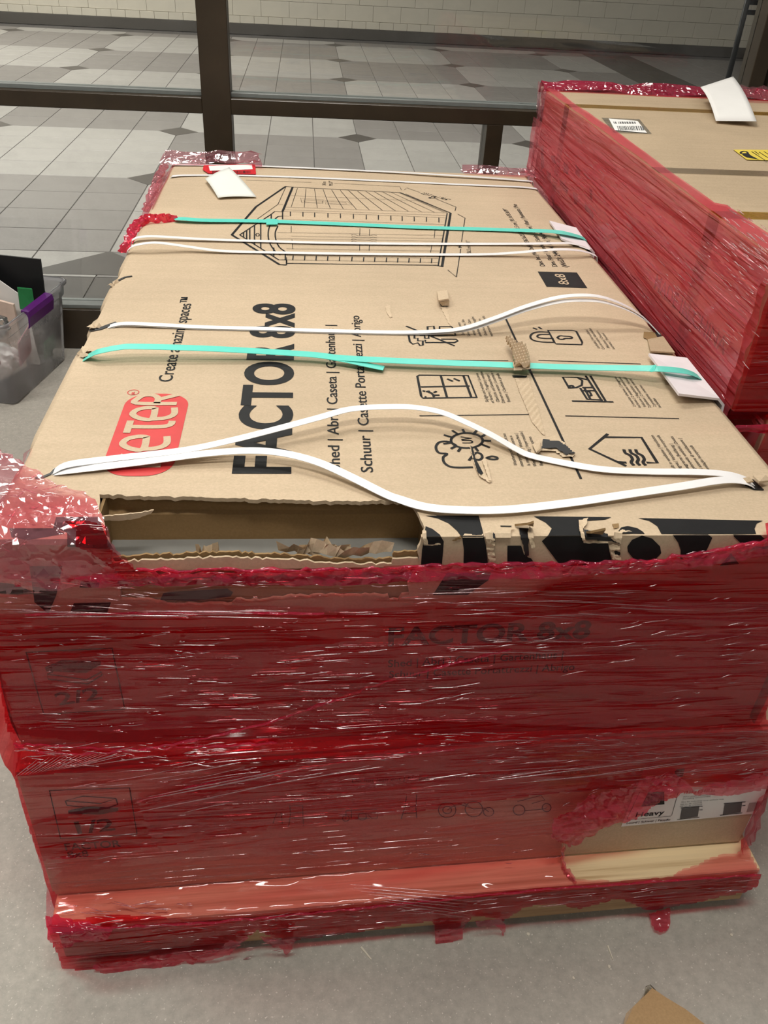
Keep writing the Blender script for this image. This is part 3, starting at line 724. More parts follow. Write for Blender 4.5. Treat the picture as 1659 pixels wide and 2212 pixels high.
lettering('lettering', '243 cm', (704,400), (704,392), (696,400), TOPP, M['ink'], uc)
lettering('lettering', '95.7"', (719,401), (718,391), (711,401), TOPP, M['ink'], uc)
lettering('lettering', '223.5 cm | 90.6"', (908,418), (966,433), (910,414), TOPP, M['ink'], uc)
lettering('lettering', 'D', (925,427), (932,429), (927,421), TOPP, M['ink'], uc, .02)
lettering('lettering', 'W', (998,536), (998,529), (990,536), TOPP, M['ink'], uc, .02)
lettering('lettering', '256.5 cm | 101"', (1018,549), (1015,520), (1009,549), TOPP, M['ink'], uc)
# size block and dimensions
k = crop(1040, 430, 5.53)
sb = fillpoly('printed_block', [k([(672,865),(1140,877),(1265,1062),(778,1045)])], TOPP, M['ink'], uc)
lettering('lettering', '8x8', k([(1052,1022)])[0], k([(985,898)])[0], k([(935,1020)])[0], Place(lambda x, y: top(x, y, EPS*2), (0, 0, 1)), M['ink_tan'], uc, 0.01)
lettering('lettering', 'Dim. Int. (WxDxH): 236.5x237x251.5 cm | 93.1x93.3x99"', k([(762,800)])[0], k([(300,115)])[0], k([(705,800)])[0], TOPP, M['ink'], uc, .006)
lettering('lettering', 'Dim. Floor | Plancher | Suelo | Boden | Vloer | Pavimento | Piso', k([(910,805)])[0], k([(415,60)])[0], k([(850,805)])[0], TOPP, M['ink'], uc, .006)
lettering('lettering', '(WxD): 244x241 cm | 96x94.9"', k([(1037,812)])[0], k([(710,360)])[0], k([(970,812)])[0], TOPP, M['ink'], uc, .006)
# rules
strokes_mesh('printed_rules', [([(1092,687),(1255,1034)], .0040), ([(882,777),(1098,779)], .0022), ([(906,898),(1146,895)], .0022), ([(1163,778),(1384,786)], .0022), ([(1221,898),(1467,904)], .0022)], TOPP, M['ink'], uc, .002)
# icons
k = crop(700, 660, 2.765); IW = 0.0042
hm = [k(l) for l in ([(505,175),(540,172),(540,195),(560,195),(560,210),(590,210),(590,235),(575,240),(560,222),(530,230),(512,215),(505,175)], [(605,205),(605,220),(780,220),(798,210),(790,200),(700,200)], [(570,178),(600,178),(602,195),(625,195),(625,180),(690,180)],
    [(620,165),(618,125),(655,122),(660,150),(690,150),(690,125),(760,125),(775,140),(785,178),(690,180)], [(490,122),(780,240)])]
strokes_mesh('printed_icon', hm, TOPP, M['ink'], uc, IW)
wi = [k(l) for l in (cl([(557,422),(568,415),(860,417),(912,548),(590,552),(580,540)]), [(697,418),(735,550)], [(578,485),(870,480)], [(832,418),(880,548)], [(735,437),(770,452)], [(775,435),(810,450)], [(588,508),(605,512)], [(622,508),(632,522)], [(655,520),(672,512)], [(655,535),(690,535)], [(600,545),(612,545)])] + [k(arc(605,545,50,32,-85,0,8))]
strokes_mesh('printed_icon', wi, TOPP, M['ink'], uc, IW)
uv = [k(arc(853,805,95,45,0,360,28)), k(catmull([(790,835),(745,812),(690,815),(668,845),(685,878),(735,885),(712,905),(720,940),(770,965),(890,965)], 4)), k(catmull([(865,925),(905,880),(935,885),(945,905),(930,920),(905,918),(890,905)], 4)), k(catmull([(970,910),(1000,900),(1030,905),(1033,915),(1005,918),(970,910)], 4))]
for a, b in (((715,772),(760,785)), ((765,745),(800,768)), ((828,738),(840,762)), ((912,745),(890,770)), ((985,758),(940,782)), ((998,808),(950,806)), ((990,848),(940,828)), ((920,870),(905,850)), ((712,825),(755,820)), ((800,872),(815,852)), ((758,855),(785,840))): uv.append(k([a, b]))
strokes_mesh('printed_icon', uv, TOPP, M['ink'], uc, IW)
lettering('lettering', 'UV', k([(892,822)])[0], k([(880,782)])[0], k([(828,824)])[0], TOPP, M['ink'], uc, .012)
k = crop(1100, 660, 2.968)
pk = [k(cl([(248,158),(405,158),(430,165),(468,235),(465,250),(300,245),(290,235)])), k(catmull([(290,235),(215,233),(155,222),(135,200),(150,178),(190,168),(250,170)], 4)), k(catmull([(285,210),(230,210),(190,205),(180,195),(200,185),(262,184)], 4)), k(cl(catmull([(308,205),(325,193),(350,195),(385,197),(403,203),(395,210),(360,210),(345,216),(322,214),(308,205)], 3))), k([(152,142),(178,152)]), k([(188,137),(208,150)])]
strokes_mesh('printed_icon', pk, TOPP, M['ink'], uc, IW)
bn = [k(l) for l in (cl([(343,458),(435,460),(468,480),(465,510),(430,525),(385,530)]), [(455,528),(500,600),(600,605)], [(480,525),(520,598)], [(490,550),(515,552),(528,575),(510,580)], [(490,450),(595,612)], [(520,450),(618,612)], [(402,612),(668,617)], [(435,460),(500,475)], [(468,525),(535,525)], [(465,545),(545,545)])] + [k(arc(398,520,14,7,0,360))]
strokes_mesh('printed_icon', bn, TOPP, M['ink'], uc, IW)
hv = [k(l) for l in ([(632,822),(515,918),(750,1028)], [(610,843),(848,845),(950,1008),(880,1005)], [(690,1002),(752,1006)])]
for dx in (0, 38, 76): hv.append(k(catmull([(735+dx,922),(745+dx,945),(775+dx,960),(790+dx,985),(782+dx,1005),(800+dx,1024)], 4)))
strokes_mesh('printed_icon', hv, TOPP, M['ink'], uc, IW*1.2)
blocks = [
 ((1004,724),(1001,700),12.3, 5.5, 52, ['Zero maintenance', 'Sans entretien | Sin', 'mantenimiento | Zero', 'onderhoud | Wartungsfrei', 'Onderhoudsvrij | Zero', 'manutenzione | Manutenção']),
 ((1056,868),(1036,0),11.8, 6.0, 66, ['Skylight and window | Lucarne', 'et fenêtre | Tragaluz y ventana', 'Oberlicht und Seitenfenster |', 'Dakraam en venster | Lucernario e', 'finestra | Clarabóia e janela']),
 ((1118,1005),(1100,0),14.0, 6.6, 76, ['Weatherproof | Résistant aux', 'intempéries | Resistente a', 'la intemperie | Wetterfest |', 'Weerbestendig | Impermeabile |', 'Resistente às intempéries']),
 ((1296,752),(1280,0),11.0, 5.2, 48, ['Lockable | Verrouillable |', 'Con cerradura | Abschließbar', 'Afsluitbaar | Chiusura a', 'lucchetto | Trancável']),
 ((1374,878),(1345,0),11.0, 5.6, 64, ['2 interior shelves | 2 étagères', 'incluses | 2 estantes interiores', 'Inklusive 2 Regalböden | Inclusief', '2 planken | 2 mensole interne', '2 prateleiras internas', 'incluídas']),
 ((1462,1016),(1432,0),14.8, 6.6, 76, ['Built in ventilation | Ventilation', 'intégrée | Ventilación incorporada', 'Integrierte Belüftung |', 'Ingebouwde ventilatie | Dotata', 'di sistema di ventilazione |', 'Ventilação incorporada']),
]
for (sx, sy), _, dx, ch, ln, rows in blocks:
    for r_, tx in enumerate(rows):
        b0 = (sx+dx*r_, sy+(2 if r_ % 2 else 0)); A = top(*b0)
        frac = min(1.0, len(tx)/31.0)
        B_ = A + np.array((0, 1, 0))*(top(sx, sy-ln)[1]-A[1])*frac
        u_, v_, _z = project(B_)
        lettering('lettering', tx, b0, (float(u_), float(v_)), (b0[0]-ch*1.15, b0[1]), TOPP, M['ink'], uc, .004)

# big black artwork wrapping over the front edge
c4 = crop(900,1100,4.366); c5 = crop(1180,1090,3.463)
art = [[(121,1117),(213,1116),(225,1150),(246,1186),(146,1180),(145,1150),(115,1140)], [(20,1141),(117,1141),(140,1152),(60,1166),(25,1160)],
 [(64,1222),(135,1222),(122,1285),(105,1325),(75,1300),(68,1250)], [(175,1255),(216,1252),(214,1268),(172,1268)], [(160,1302),(240,1300),(232,1322),(150,1325)],
 c4([(85,160),(150,185),(220,240),(255,300),(248,400),(235,540),(40,540),(50,380),(60,330),(100,320),(95,270),(70,240)]),
 c4([(85,60),(585,60),(620,190),(650,330),(675,540),(440,540),(445,380),(430,270),(380,200),(300,130),(200,85)]),
 c4([(790,153),(895,155),(893,165),(790,163)]), c4([(855,340),(985,340),(1010,420),(1050,450),(1080,460),(1130,540),(855,540)]),
 [(1153,1115),(1240,1116),(1321,1117),(1307,1122),(1265,1125),(1250,1140),(1258,1160),(1262,1168),(1300,1170),(1313,1172),(1316,1190),(1324,1222),(1211,1222),(1170,1168),(1185,1155),(1192,1141),(1178,1128)],
 c5([(540,195),(560,170),(610,160),(680,175),(720,200),(737,218),(560,215)]), c5([(715,228),(790,250),(850,310),(858,360),(820,400),(740,422),(650,400),(610,350),(605,310),(640,260)]),
 c5([(685,100),(1620,120),(1575,140),(1558,180),(1570,219),(862,219),(830,160),(770,120)]), c5([(945,225),(1210,222),(1240,245),(1170,400),(1000,410),(1005,340),(985,280)]),
 c5([(1400,222),(1600,225),(1640,260),(1690,330),(1500,330),(1470,300),(1400,235)]), c5([(1380,360),(1440,440),(1295,455)]),
 [(965,1236),(1060,1236),(1055,1252),(1010,1284),(935,1284)]]
def fold(px): return 1164.85 - (px+51)*0.00600
def clip(poly, above):
    out = []; n = len(poly)
    sd = [(p[1]-fold(p[0]))*(-1 if above else 1) for p in poly]
    for i in range(n):
        j = (i+1) % n
        if sd[i] >= 0: out.append(poly[i])
        if sd[i]*sd[j] < 0:
            t = sd[i]/(sd[i]-sd[j]); out.append((poly[i][0]+(poly[j][0]-poly[i][0])*t, poly[i][1]+(poly[j][1]-poly[i][1])*t))
    return out
ta = [q_ for q_ in (clip(a, True) for a in art) if len(q_) > 2]; fa = [q_ for q_ in (clip(a, False) for a in art) if len(q_) > 2]
for q_ in ta: fillpoly('printed_artwork', [q_], TOPP, M['ink'], uc)
for q_ in fa: fillpoly('printed_artwork', [q_], FR2, M['ink'], uc)
# front print under the film
k = crop(0, 1360, 2.0)
strokes_mesh('printed_icon', [[(57,1408),(242,1399),(270,1531),(95,1542),(57,1408)], k([(205,190),(375,215),(380,232),(208,212),(205,190)]), k([(375,215),(440,180),(440,195),(380,232)]), k([(205,190),(230,180)])], FR2, M['ink'], uc, 0.0026)
fillpoly('printed_icon', [k([(195,160),(265,130),(435,133),(435,150),(372,185),(200,178)])], FR2, M['ink'], uc)
lettering('lettering', '2/2', (128,1522), (222,1508), (121,1497), FR2, M['ink'], uc, 0.02)
lettering('lettering', 'FACTOR 8x8', (838,1393), (1272,1376), (836,1357), FR2, M['ink'], uc, 0.03)
lettering('lettering', 'Shed | Abri | Caseta | Gartenhaus |', (838,1440), (1215,1420), (837,1425), FR2, M['ink'], uc, 0.012)
lettering('lettering', 'Schuur | Casette Portattrezzi | Abrigo', (840,1463), (1240,1446), (839,1449), FR2, M['ink'], uc, 0.012)
fillpoly('printed_logo', [[(560,1410),(590,1398),(770,1392),(795,1400),(800,1430),(780,1462),(600,1470),(572,1455)]], FR2, M['ink_red'], uc)
#PART3

# ================================================================== draped sheets
def inpoly(x, y, poly):
    c = np.zeros(x.shape, bool); n = len(poly)
    for i in range(n):
        x0, y0 = poly[i]; x1, y1_ = poly[(i+1) % n]
        if y0 == y1_: continue
        k_ = ((y0 > y) != (y1_ > y)) & (x < (x1-x0)*(y-y0)/(y1_-y0)+x0); c ^= k_
    return c
def nearest(px, py, polys):
    best = np.full(px.shape, 1e18); bx = px.copy(); by = py.copy()
    for poly in polys:
        n = len(poly)
        for i in range(n):
            x0, y0 = poly[i]; x1, y1_ = poly[(i+1) % n]; dx, dy = x1-x0, y1_-y0; l2 = dx*dx+dy*dy+1e-9
            t = np.clip(((px-x0)*dx+(py-y0)*dy)/l2, 0, 1); qx = x0+t*dx; qy = y0+t*dy; d = (qx-px)**2+(qy-py)**2
            m_ = d < best; best = np.where(m_, d, best); bx = np.where(m_, qx, bx); by = np.where(m_, qy, by)
    return bx, by
def drape(name, poly, mat, parent, off=0.002, step=6, holes=(), disp=None, surf=hit, smooth=True):
    xs = [p[0] for p in poly]; ys = [p[1] for p in poly]
    gx = np.arange(min(xs)-step, max(xs)+2*step, step); gy = np.arange(min(ys)-step, max(ys)+2*step, step)
    X, Y = np.meshgrid(gx, gy); nx = len(gx)
    def ins(x, y):
        m_ = inpoly(x, y, poly)
        for h_ in holes: m_ &= ~inpoly(x, y, h_)
        return m_
    cm = ins(X[:-1, :-1]+step/2, Y[:-1, :-1]+step/2)
    used = np.zeros(X.shape, bool); used[:-1, :-1] |= cm; used[1:, :-1] |= cm; used[:-1, 1:] |= cm; used[1:, 1:] |= cm
    vi = np.full(X.shape, -1); vi[used] = np.arange(used.sum())
    vx, vy = X[used].astype(float), Y[used].astype(float)
    outm = ~ins(vx, vy)
    if outm.any():
        bx, by = nearest(vx[outm], vy[outm], [poly]+list(holes)); vx[outm] = bx; vy[outm] = by
    P, ont = surf(vx, vy)
    P = P.copy()
    nrm = np.where(ont[:, None], np.array((0, 0, 1.0)), np.array((0, -0.98, 0.2)))
    d = np.full(len(vx), off)
    if disp is not None: d = d + disp(P, vx, vy)
    P = P + nrm*d[:, None]
    ii, jj = np.nonzero(cm)
    Fc = np.stack([vi[ii, jj], vi[ii+1, jj], vi[ii+1, jj+1], vi[ii, jj+1]], 1)
    o = pydata(name, P, Fc, mat, parent, smooth)
    if mat.name.startswith('red_film'):
        sd = abs(hash(round(sum(xs)))) % 97
        w_ = P[:, 2]-P[:, 1]+P[:, 0]*.10
        pl = vnoise(P[:, 0]*1.3, w_*22, sd)*.9+vnoise(P[:, 0]*2.2, w_*70, sd+3)*.6+vnoise(P[:, 0]*1.5, (w_+P[:, 0]*.12)*110, sd+5)*.3
        setply(o.data, np.clip(.25+pl*1.0, 0, 1))
    return o
def setply(me, val):
    at = me.attributes.new('ply', 'FLOAT', 'POINT'); at.data.foreach_set('value', np.asarray(val, dtype=np.float32))
def streaky(ax, az, amp, seed, slope=0.0):
    return lambda P, u, v: amp*(vnoise(P[:, 0]*ax, (P[:, 2]-P[:, 1]+P[:, 0]*slope)*az, seed)+0.5*vnoise(P[:, 0]*ax*2.1, (P[:, 2]-P[:, 1]+P[:, 0]*slope)*az*2.3, seed+5)+.5)
def crumply(f_, amp, seed):
    def fn(P, u, v):
        a = P[:, 0]*f_; b = (P[:, 1]+P[:, 2]*1.3)*f_
        r_ = 1-2*np.abs(vnoise(a, b, seed)) ; r2 = 1-2*np.abs(vnoise(a*2.3+5, b*2.3, seed+3))
        return amp*(r_*0.7+r2*0.4+vnoise(a*.4, b*.4, seed+9))
    return fn

# ---- torn places on the upper carton
def patch(name, pts, mat, off=0.0012, step=4, disp=None): return drape(name, pts, mat, uc, off, step, disp=disp, smooth=False)
def flap(name, pts, mat, th=0.003):
    P = [top(x, y, h_) for x, y, h_ in pts]; return slab(name, P, th, mat, uc)
k = crop(900, 400, 2.9625)
flap('torn_flap', [(*k([(130,690)])[0], .002), (*k([(195,680)])[0], .002), (*k([(205,735)])[0], .014), (*k([(140,745)])[0], .014)], M['kraft_raw'])
flap('torn_flap', [(*k([(140,745)])[0], .013), (*k([(205,735)])[0], .013), (*k([(202,768)])[0], .003), (*k([(160,770)])[0], .003)], M['kraft2'])
patch('torn_strip', k([(150,785),(185,770),(205,830),(220,900),(205,895),(175,830)]), M['kraft_raw'], 0.0010)
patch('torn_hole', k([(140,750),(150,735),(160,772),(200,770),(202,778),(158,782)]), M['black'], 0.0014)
k7 = crop(700, 660, 2.765)
rib = lambda P, u, v: 0.0008*np.sin((v*1.0-u*.12)*1.9)
flut = lambda P, u, v: 0.0012*np.sin((u*.45+v*.9)*1.25)
patch('fluted_tear', k7([(1140,440),(1225,440),(1240,500),(1280,620),(1320,780),(1300,772),(1240,700),(1200,600),(1165,520)]), M['kraft_raw'], 0.0016, 1.5, rib)
# bellows of peeled corrugated board standing up over the strap
bl = k7([(1075,252),(1095,248),(1140,285),(1140,300),(1170,290),(1195,305),(1215,370),(1222,425),(1130,425),(1118,380),(1115,330),(1100,305),(1085,290)])
drape('peeled_flute', bl, M['kraft_raw'], uc, 0.022, 1.5, disp=lambda P, u, v: 0.0050*np.sin((v+u*.25)*0.95), smooth=False)
drape('peeled_flute', k7([(1118,400),(1222,400),(1222,428),(1125,430)]), M['kraft'], uc, 0.020, 3, disp=lambda P, u, v: -0.006*(v-805)/10, smooth=False)
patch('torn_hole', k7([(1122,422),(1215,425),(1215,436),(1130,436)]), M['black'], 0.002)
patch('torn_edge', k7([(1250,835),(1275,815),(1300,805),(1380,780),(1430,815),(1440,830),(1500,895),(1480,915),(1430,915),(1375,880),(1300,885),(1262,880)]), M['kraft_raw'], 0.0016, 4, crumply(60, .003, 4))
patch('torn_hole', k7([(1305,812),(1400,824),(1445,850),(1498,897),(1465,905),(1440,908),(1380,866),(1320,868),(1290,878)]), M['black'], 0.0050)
flap('torn_flap', [(*k7([(1250,835)])[0], .002), (*k7([(1298,825)])[0], .010), (*k7([(1300,862)])[0], .012), (*k7([(1275,885)])[0], .003)], M['kraft_raw'])
patch('torn_edge', k7([(865,840),(885,850),(910,930),(960,1010),(1000,1060),(985,1065),(925,1030),(895,960),(875,880)]), M['kraft_raw'], 0.0014, 3, crumply(80, .002, 6))
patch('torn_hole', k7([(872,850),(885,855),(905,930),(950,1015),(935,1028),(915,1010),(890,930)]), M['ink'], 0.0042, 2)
patch('torn_edge', k7([(940,930),(965,925),(985,1000),(1000,1062),(985,1060)]), M['kraft_raw'], 0.0035, 3)
patch('scuff', k7([(365,5),(395,0),(400,40),(408,70),(395,78),(372,45)]), M['kraft_raw'], 0.0012, 2)
k = crop(1100, 660, 2.968)
patch('torn_hole', k([(862,172),(970,178),(985,208),(945,215),(925,238),(885,225),(858,210)]), M['kraft_in'], 0.0016, 3)
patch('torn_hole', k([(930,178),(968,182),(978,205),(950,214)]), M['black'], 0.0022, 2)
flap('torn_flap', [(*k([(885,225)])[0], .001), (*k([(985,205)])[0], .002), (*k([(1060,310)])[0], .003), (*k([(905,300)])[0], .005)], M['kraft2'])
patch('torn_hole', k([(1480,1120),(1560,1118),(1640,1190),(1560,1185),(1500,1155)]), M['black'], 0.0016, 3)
flap('torn_flap', [(*k([(1560,1100)])[0], .004), (*k([(1640,1098)])[0], .010), (*k([(1680,1130)])[0], .006), (*k([(1600,1140)])[0], .012)], M['kraft'])
flap('torn_flap', [(*k([(1480,1120)])[0], .002), (*k([(1545,1105)])[0], .010), (*k([(1570,1130)])[0], .012), (*k([(1510,1150)])[0], .002)], M['kraft2'])
def slit(pts, wd, mat=None):
    strokes_mesh('torn_slit', [(pts, wd)], Place(lambda x, y: top(x, y, .0014), (0, 0, 1)), mat or M['black'], uc, wd)
slit([(76,1032),(92,1030),(111,1022),(118,1014),(127,1008),(136,1006),(148,998)], 0.0045)
k = crop(0, 330, 2.9625)
slit(k([(570,1138),(640,1125),(690,1105),(748,1085)]), 0.010)
slit(k([(710,840),(760,815),(800,795),(845,788)]), 0.006)
def ball_flap(px, py, h_, s, mat, seed):
    c = top(px, py, 0.0); rnd = random.Random(seed); V = []
    for a in range(7):
        an = a/7*2*math.pi; V.append((c[0]+s*rnd.uniform(.5, 1.1)*math.cos(an), c[1]+1.4*s*rnd.uniform(.5, 1.1)*math.sin(an), c[2]+rnd.uniform(-.004, h_)))
    V.append((c[0], c[1], c[2]+h_)); pydata('torn_flap', V, [(i, (i+1) % 7, 7) for i in range(7)], mat, uc)
for a in ((240,617,.006,.010,1),(250,611,.006,.009,2),(200,708,.008,.011,3),(214,706,.006,.009,4),(178,765,.010,.012,5),(184,771,.008,.010,6),(191,761,.006,.009,7)): ball_flap(a[0], a[1], a[2], a[3], M['kraft_raw'] if a[4] % 2 else M['kraft'], a[4])
# front-edge tears
patch('torn_edge', c4([(640,238),(690,225),(735,255),(738,300),(722,380),(742,440),(735,500),(680,500),(660,400)]), M['kraft_raw'], 0.0016, 3, crumply(90, .003, 8))
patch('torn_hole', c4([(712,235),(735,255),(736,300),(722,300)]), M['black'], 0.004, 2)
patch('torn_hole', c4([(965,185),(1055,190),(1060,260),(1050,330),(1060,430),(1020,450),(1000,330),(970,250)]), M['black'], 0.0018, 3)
patch('torn_edge', c4([(1042,240),(1060,190),(1092,205),(1108,340),(1070,352)]), M['kraft_raw'], 0.003, 3, crumply(90, .003, 9))
patch('torn_edge', c4([(735,200),(885,190),(930,195),(885,215),(885,262),(740,268)]), M['kraft'], 0.0032, 4)
flap('torn_flap', [(*c4([(925,160)])[0], .001), (*c4([(1060,150)])[0], .004), (*c4([(1100,165)])[0], .010), (*c4([(1105,130)])[0], .024), (*c4([(1040,150)])[0], .018)], M['kraft_in'])
patch('torn_edge', c4([(50,225),(85,230),(110,320),(215,300),(235,320),(120,330),(60,330)]), M['kraft_raw'], 0.0025, 3, crumply(90, .003, 10))
patch('torn_edge', c4([(430,265),(450,238),(530,245),(560,255),(630,240),(632,262),(530,268)]), M['kraft_raw'], 0.0016, 3)
patch('torn_edge', c4([(330,290),(380,262),(420,255),(425,272),(350,300)]), M['kraft_in'], 0.0016, 3)
patch('torn_edge', c5([(240,125),(310,115),(300,160),(270,200),(292,262),(455,266),(470,285),(275,280),(245,215)]), M['kraft_raw'], 0.002, 3, crumply(90, .003, 11))
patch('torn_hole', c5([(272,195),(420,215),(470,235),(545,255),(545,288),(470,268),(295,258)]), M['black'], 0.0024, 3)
flap('torn_flap', [(*c5([(300,215)])[0], .002), (*c5([(420,225)])[0], .004), (*c5([(445,190)])[0], .020), (*c5([(330,215)])[0], .022)], M['kraft_in'])
patch('torn_edge', c5([(460,290),(490,280),(545,300),(552,430),(505,432),(470,360)]), M['kraft_raw'], 0.002, 3, crumply(90, .004, 12))
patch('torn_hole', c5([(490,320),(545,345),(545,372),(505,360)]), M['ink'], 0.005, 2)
patch('torn_edge', c5([(470,235),(520,230),(545,215),(560,210),(640,225),(560,235),(548,280),(500,262)]), M['kraft_raw'], 0.003, 3, crumply(90, .003, 13))
patch('scuff', c5([(490,150),(540,145),(545,180),(500,185)]), M['kraft_in'], 0.0012, 3)
# shredded flutes along the gash
for a, b, s_ in ((600,760,31),(640,800,33),(420,470,35),(690,850,37)):
    rnd = random.Random(s_)
    pts = [front2(a+(b-a)*t/9, 1196+rnd.uniform(-6, 6)) for t in range(10)]
    V = []; Fc = []
    for i_, p in enumerate(pts):
        yy = 0.014+rnd.uniform(0, .012); V += [(p[0], yy, p[2]-.016), (p[0]+rnd.uniform(-.004, .004), yy+rnd.uniform(-.006, .006), p[2]+rnd.uniform(-.004, .004))]
        if i_: o_ = len(V)-4; Fc.append((o_, o_+1, o_+3, o_+2))
    pydata('shredded_flute', V, Fc, M['kraft_raw'], uc)

# ================================================================== STRAPS
def ribbon(pts, wd, mat, name, label, group, th=0.0008, pre=True, post=True, cat='strap', wmul=None):
    P = [np.array(p, float) for p in catmull(pts, 5)]
    if pre:
        y = P[0][1]; P = [np.array(q_) for q_ in ((-.026, y, .60), (-.012, y, .72), (-.005, y, H-.02))] + P
    if post:
        y = P[-1][1]; P = P + [np.array(q_) for q_ in ((W+(.016 if mat.name.startswith('teal') else .006), y, H-.02), (W+(.019 if mat.name.startswith('teal') else .010), y, .74), (W+.022, y, .60))]
    V = []; Fc = []
    n = len(P)
    for i in range(n):
        t = P[min(i+1, n-1)]-P[max(i-1, 0)]; t /= np.linalg.norm(t)
        s = np.array((0, 1.0, 0)); s = s - t*np.dot(s, t); s /= np.linalg.norm(s)
        nn = np.cross(s, t); nn /= np.linalg.norm(nn)
        if nn[2] < 0 and abs(nn[2]) > .2: nn = -nn
        w_ = wd*(wmul(i/(n-1)) if wmul else 1)
        V += [P[i]+s*w_/2, P[i]-s*w_/2, P[i]-s*w_/2+nn*th, P[i]+s*w_/2+nn*th]
    for i in range(n-1):
        for k_ in range(4): a = i*4+k_; b = i*4+(k_+1) % 4; Fc.append((a, b, b+4, a+4))
    Fc += [(3, 2, 1, 0), tuple((n-1)*4+k_ for k_ in range(4))]
    o = pydata(name, V, Fc, mat, None); 
    bm = bmesh.new(); bm.from_mesh(o.data); bmesh.ops.recalc_face_normals(bm, faces=bm.faces); bm.to_mesh(o.data); bm.free()
    tag(o, label, cat, group); return o
def T3(lst): return [top(x, y, h_) for x, y, h_ in lst]
GW = 'white plastic straps around the upper carton'; GT = 'teal plastic straps around the upper carton'
SW = 0.0155
ribbon(T3([(372,381,.004),(400,379,.003),(500,379,.002),(640,383,.002),(830,391,.002),(1000,399,.002),(1120,404,.003),(1160,408,.003)]), SW, M['strap'], 'strap', 'white strap lying flat next to the far edge of the carton, below the red label', GW)
ribbon(T3([(372,356,.003),(560,359,.003),(830,371,.004),(940,377,.006),(1050,384,.005),(1150,392,.003)]), SW, M['strap'], 'strap', 'white strap at the very far edge of the carton, farthest of the straps', GW)
ribbon(T3([(286,519,.005),(300,513,.009),(337,511,.009),(440,517,.005),(560,521,.003),(717,525,.003),(900,527,.003),(1100,527,.004),(1200,526,.008),(1232,526,.008),(1262,531,.004)]), SW, M['strap'], 'strap', 'white strap just in front of the far teal strap, running straight across the shed drawing', GW)
ribbon(T3([(276,541,.006),(290,531,.016),(324,525,.022),(354,526,.020),(405,533,.012),(473,542,.005),(560,545,.003),(717,548,.003),(900,550,.003),(1035,550,.004),(1103,547,.008),(1187,540,.018),(1238,540,.018),(1271,546,.010),(1288,553,.004)]), SW, M['strap'], 'strap', 'white strap crossing the lower half of the shed drawing, bowed up at both ends', GW)
A = [(228,708,-.004),(238,705,.001),(260,700,.004),(304,700,.005),(440,707,.003),(560,710,.003),(676,714,.003),(845,718,.003),(940,716,.006),(1001,709,.014),(1069,687,.028),(1136,662,.044),(1204,643,.056),(1258,638,.060),(1305,643,.056),(1356,663,.040),(1389,685,.024),(1416,712,.006),(1428,728,-.004)]
B = [(228,709,-.006),(238,707,-.001),(260,702,.002),(304,702,.003),(440,709,.001),(560,712,.001),(676,716,.001),(845,720,.001),(940,719,.003),(1011,712,.010),(1069,694,.022),(1136,670,.038),(1204,653,.050),(1258,649,.053),(1305,653,.050),(1356,670,.036),(1393,691,.020),(1416,714,.004),(1428,730,-.006)]
ribbon(T3(A), SW, M['strap'], 'strap', 'upper white strap of the pair bulging up over the padlock icon', GW, pre=False, post=False)
ribbon(T3(B), SW, M['strap'], 'strap', 'lower white strap of the pair bulging up over the padlock icon', GW, pre=False, post=False)
A = [(104,1024,-0.0060),(118,1018,0.0010),(152,1003,0.0060),(253,990,0.0056),(397,973,0.0112),(494,953,0.0160),(590,929,0.0216),(687,903,0.0264),(759,884,0.0288),(845,879,0.0288),(899,881,0.0280),(953,891,0.0248),(1007,913,0.0192),(1062,940,0.0136),(1116,971,0.0072),(1145,984,0.0048),(1206,998,0.0028),(1300,1014,0.0050),(1403,1019,0.0040),(1504,1020,0.0064),(1572,1025,0.0064),(1612,1036,0.0032),(1634,1050,-0.0020)]
B = [(104,1026,-0.0080),(118,1021,-0.0010),(147,1017,0.0030),(301,999,0.0066),(446,980,0.0132),(542,974,0.0165),(614,980,0.0165),(687,999,0.0143),(759,1031,0.0099),(831,1067,0.0055),(863,1079,0.0044),(917,1095,0.0055),(989,1102,0.0066),(1098,1101,0.0066),(1235,1086,0.0066),(1370,1066,0.0077),(1471,1051,0.0088),(1538,1040,0.0099),(1578,1037,0.0088),(1612,1042,0.0060),(1634,1056,-0.0040)]
ribbon(T3(A), 0.0165, M['strap'], 'strap', 'white strap arching highest over the text, from the corner tear to the UV icon', GW, pre=False, post=False)
ribbon(T3(B), 0.0175, M['strap'], 'strap', 'white strap nearest the torn front edge, dipping in a long bow', GW, pre=False, post=False)
# teal straps
o = ribbon(T3([(376,473,.006),(398,473,.008),(440,476,.006),(575,478,.004),(761,485,.003),(900,491,.003),(1100,497,.004),(1187,500,.013),(1221,504,.016),(1250,511,.013),(1264,517,.008)]), 0.0265, M['teal'], 'teal_strap', 'teal strap across the top of the shed drawing, its end knotted in red film', GT, pre=False, wmul=lambda t: min(1, .12+t*22))
slab('strap_overlap', [top(575,472,.0065), top(600,473,.0065), top(600,484,.0065), top(575,484.5,.0065)], .002, M['teal'], o, (0, 0, 1))
o = ribbon(T3([(184,774,.001),(200,765,.010),(216,759,.017),(257,751,.022),(297,749,.023),(440,753,.020),(575,760,.015),(680,767,.013),(744,774,.012),(913,782,.012),(1103,789,.012),(1250,794,.012),(1390,796,.022),(1420,797,.026),(1471,801,.024),(1497,808,.018),(1512,816,.010)]), 0.0225, M['teal'], 'teal_strap', 'teal strap passing under the peeled cardboard flutes, nearer the front', GT)
ribbon_tail = T3([(690,769,.012),(744,778,.011),(790,788,.009),(829,796,.006)])
t2 = ribbon(ribbon_tail, 0.0185, M['teal'], 'strap_tail', None, None, pre=False, post=False, cat=None); t2.parent = o

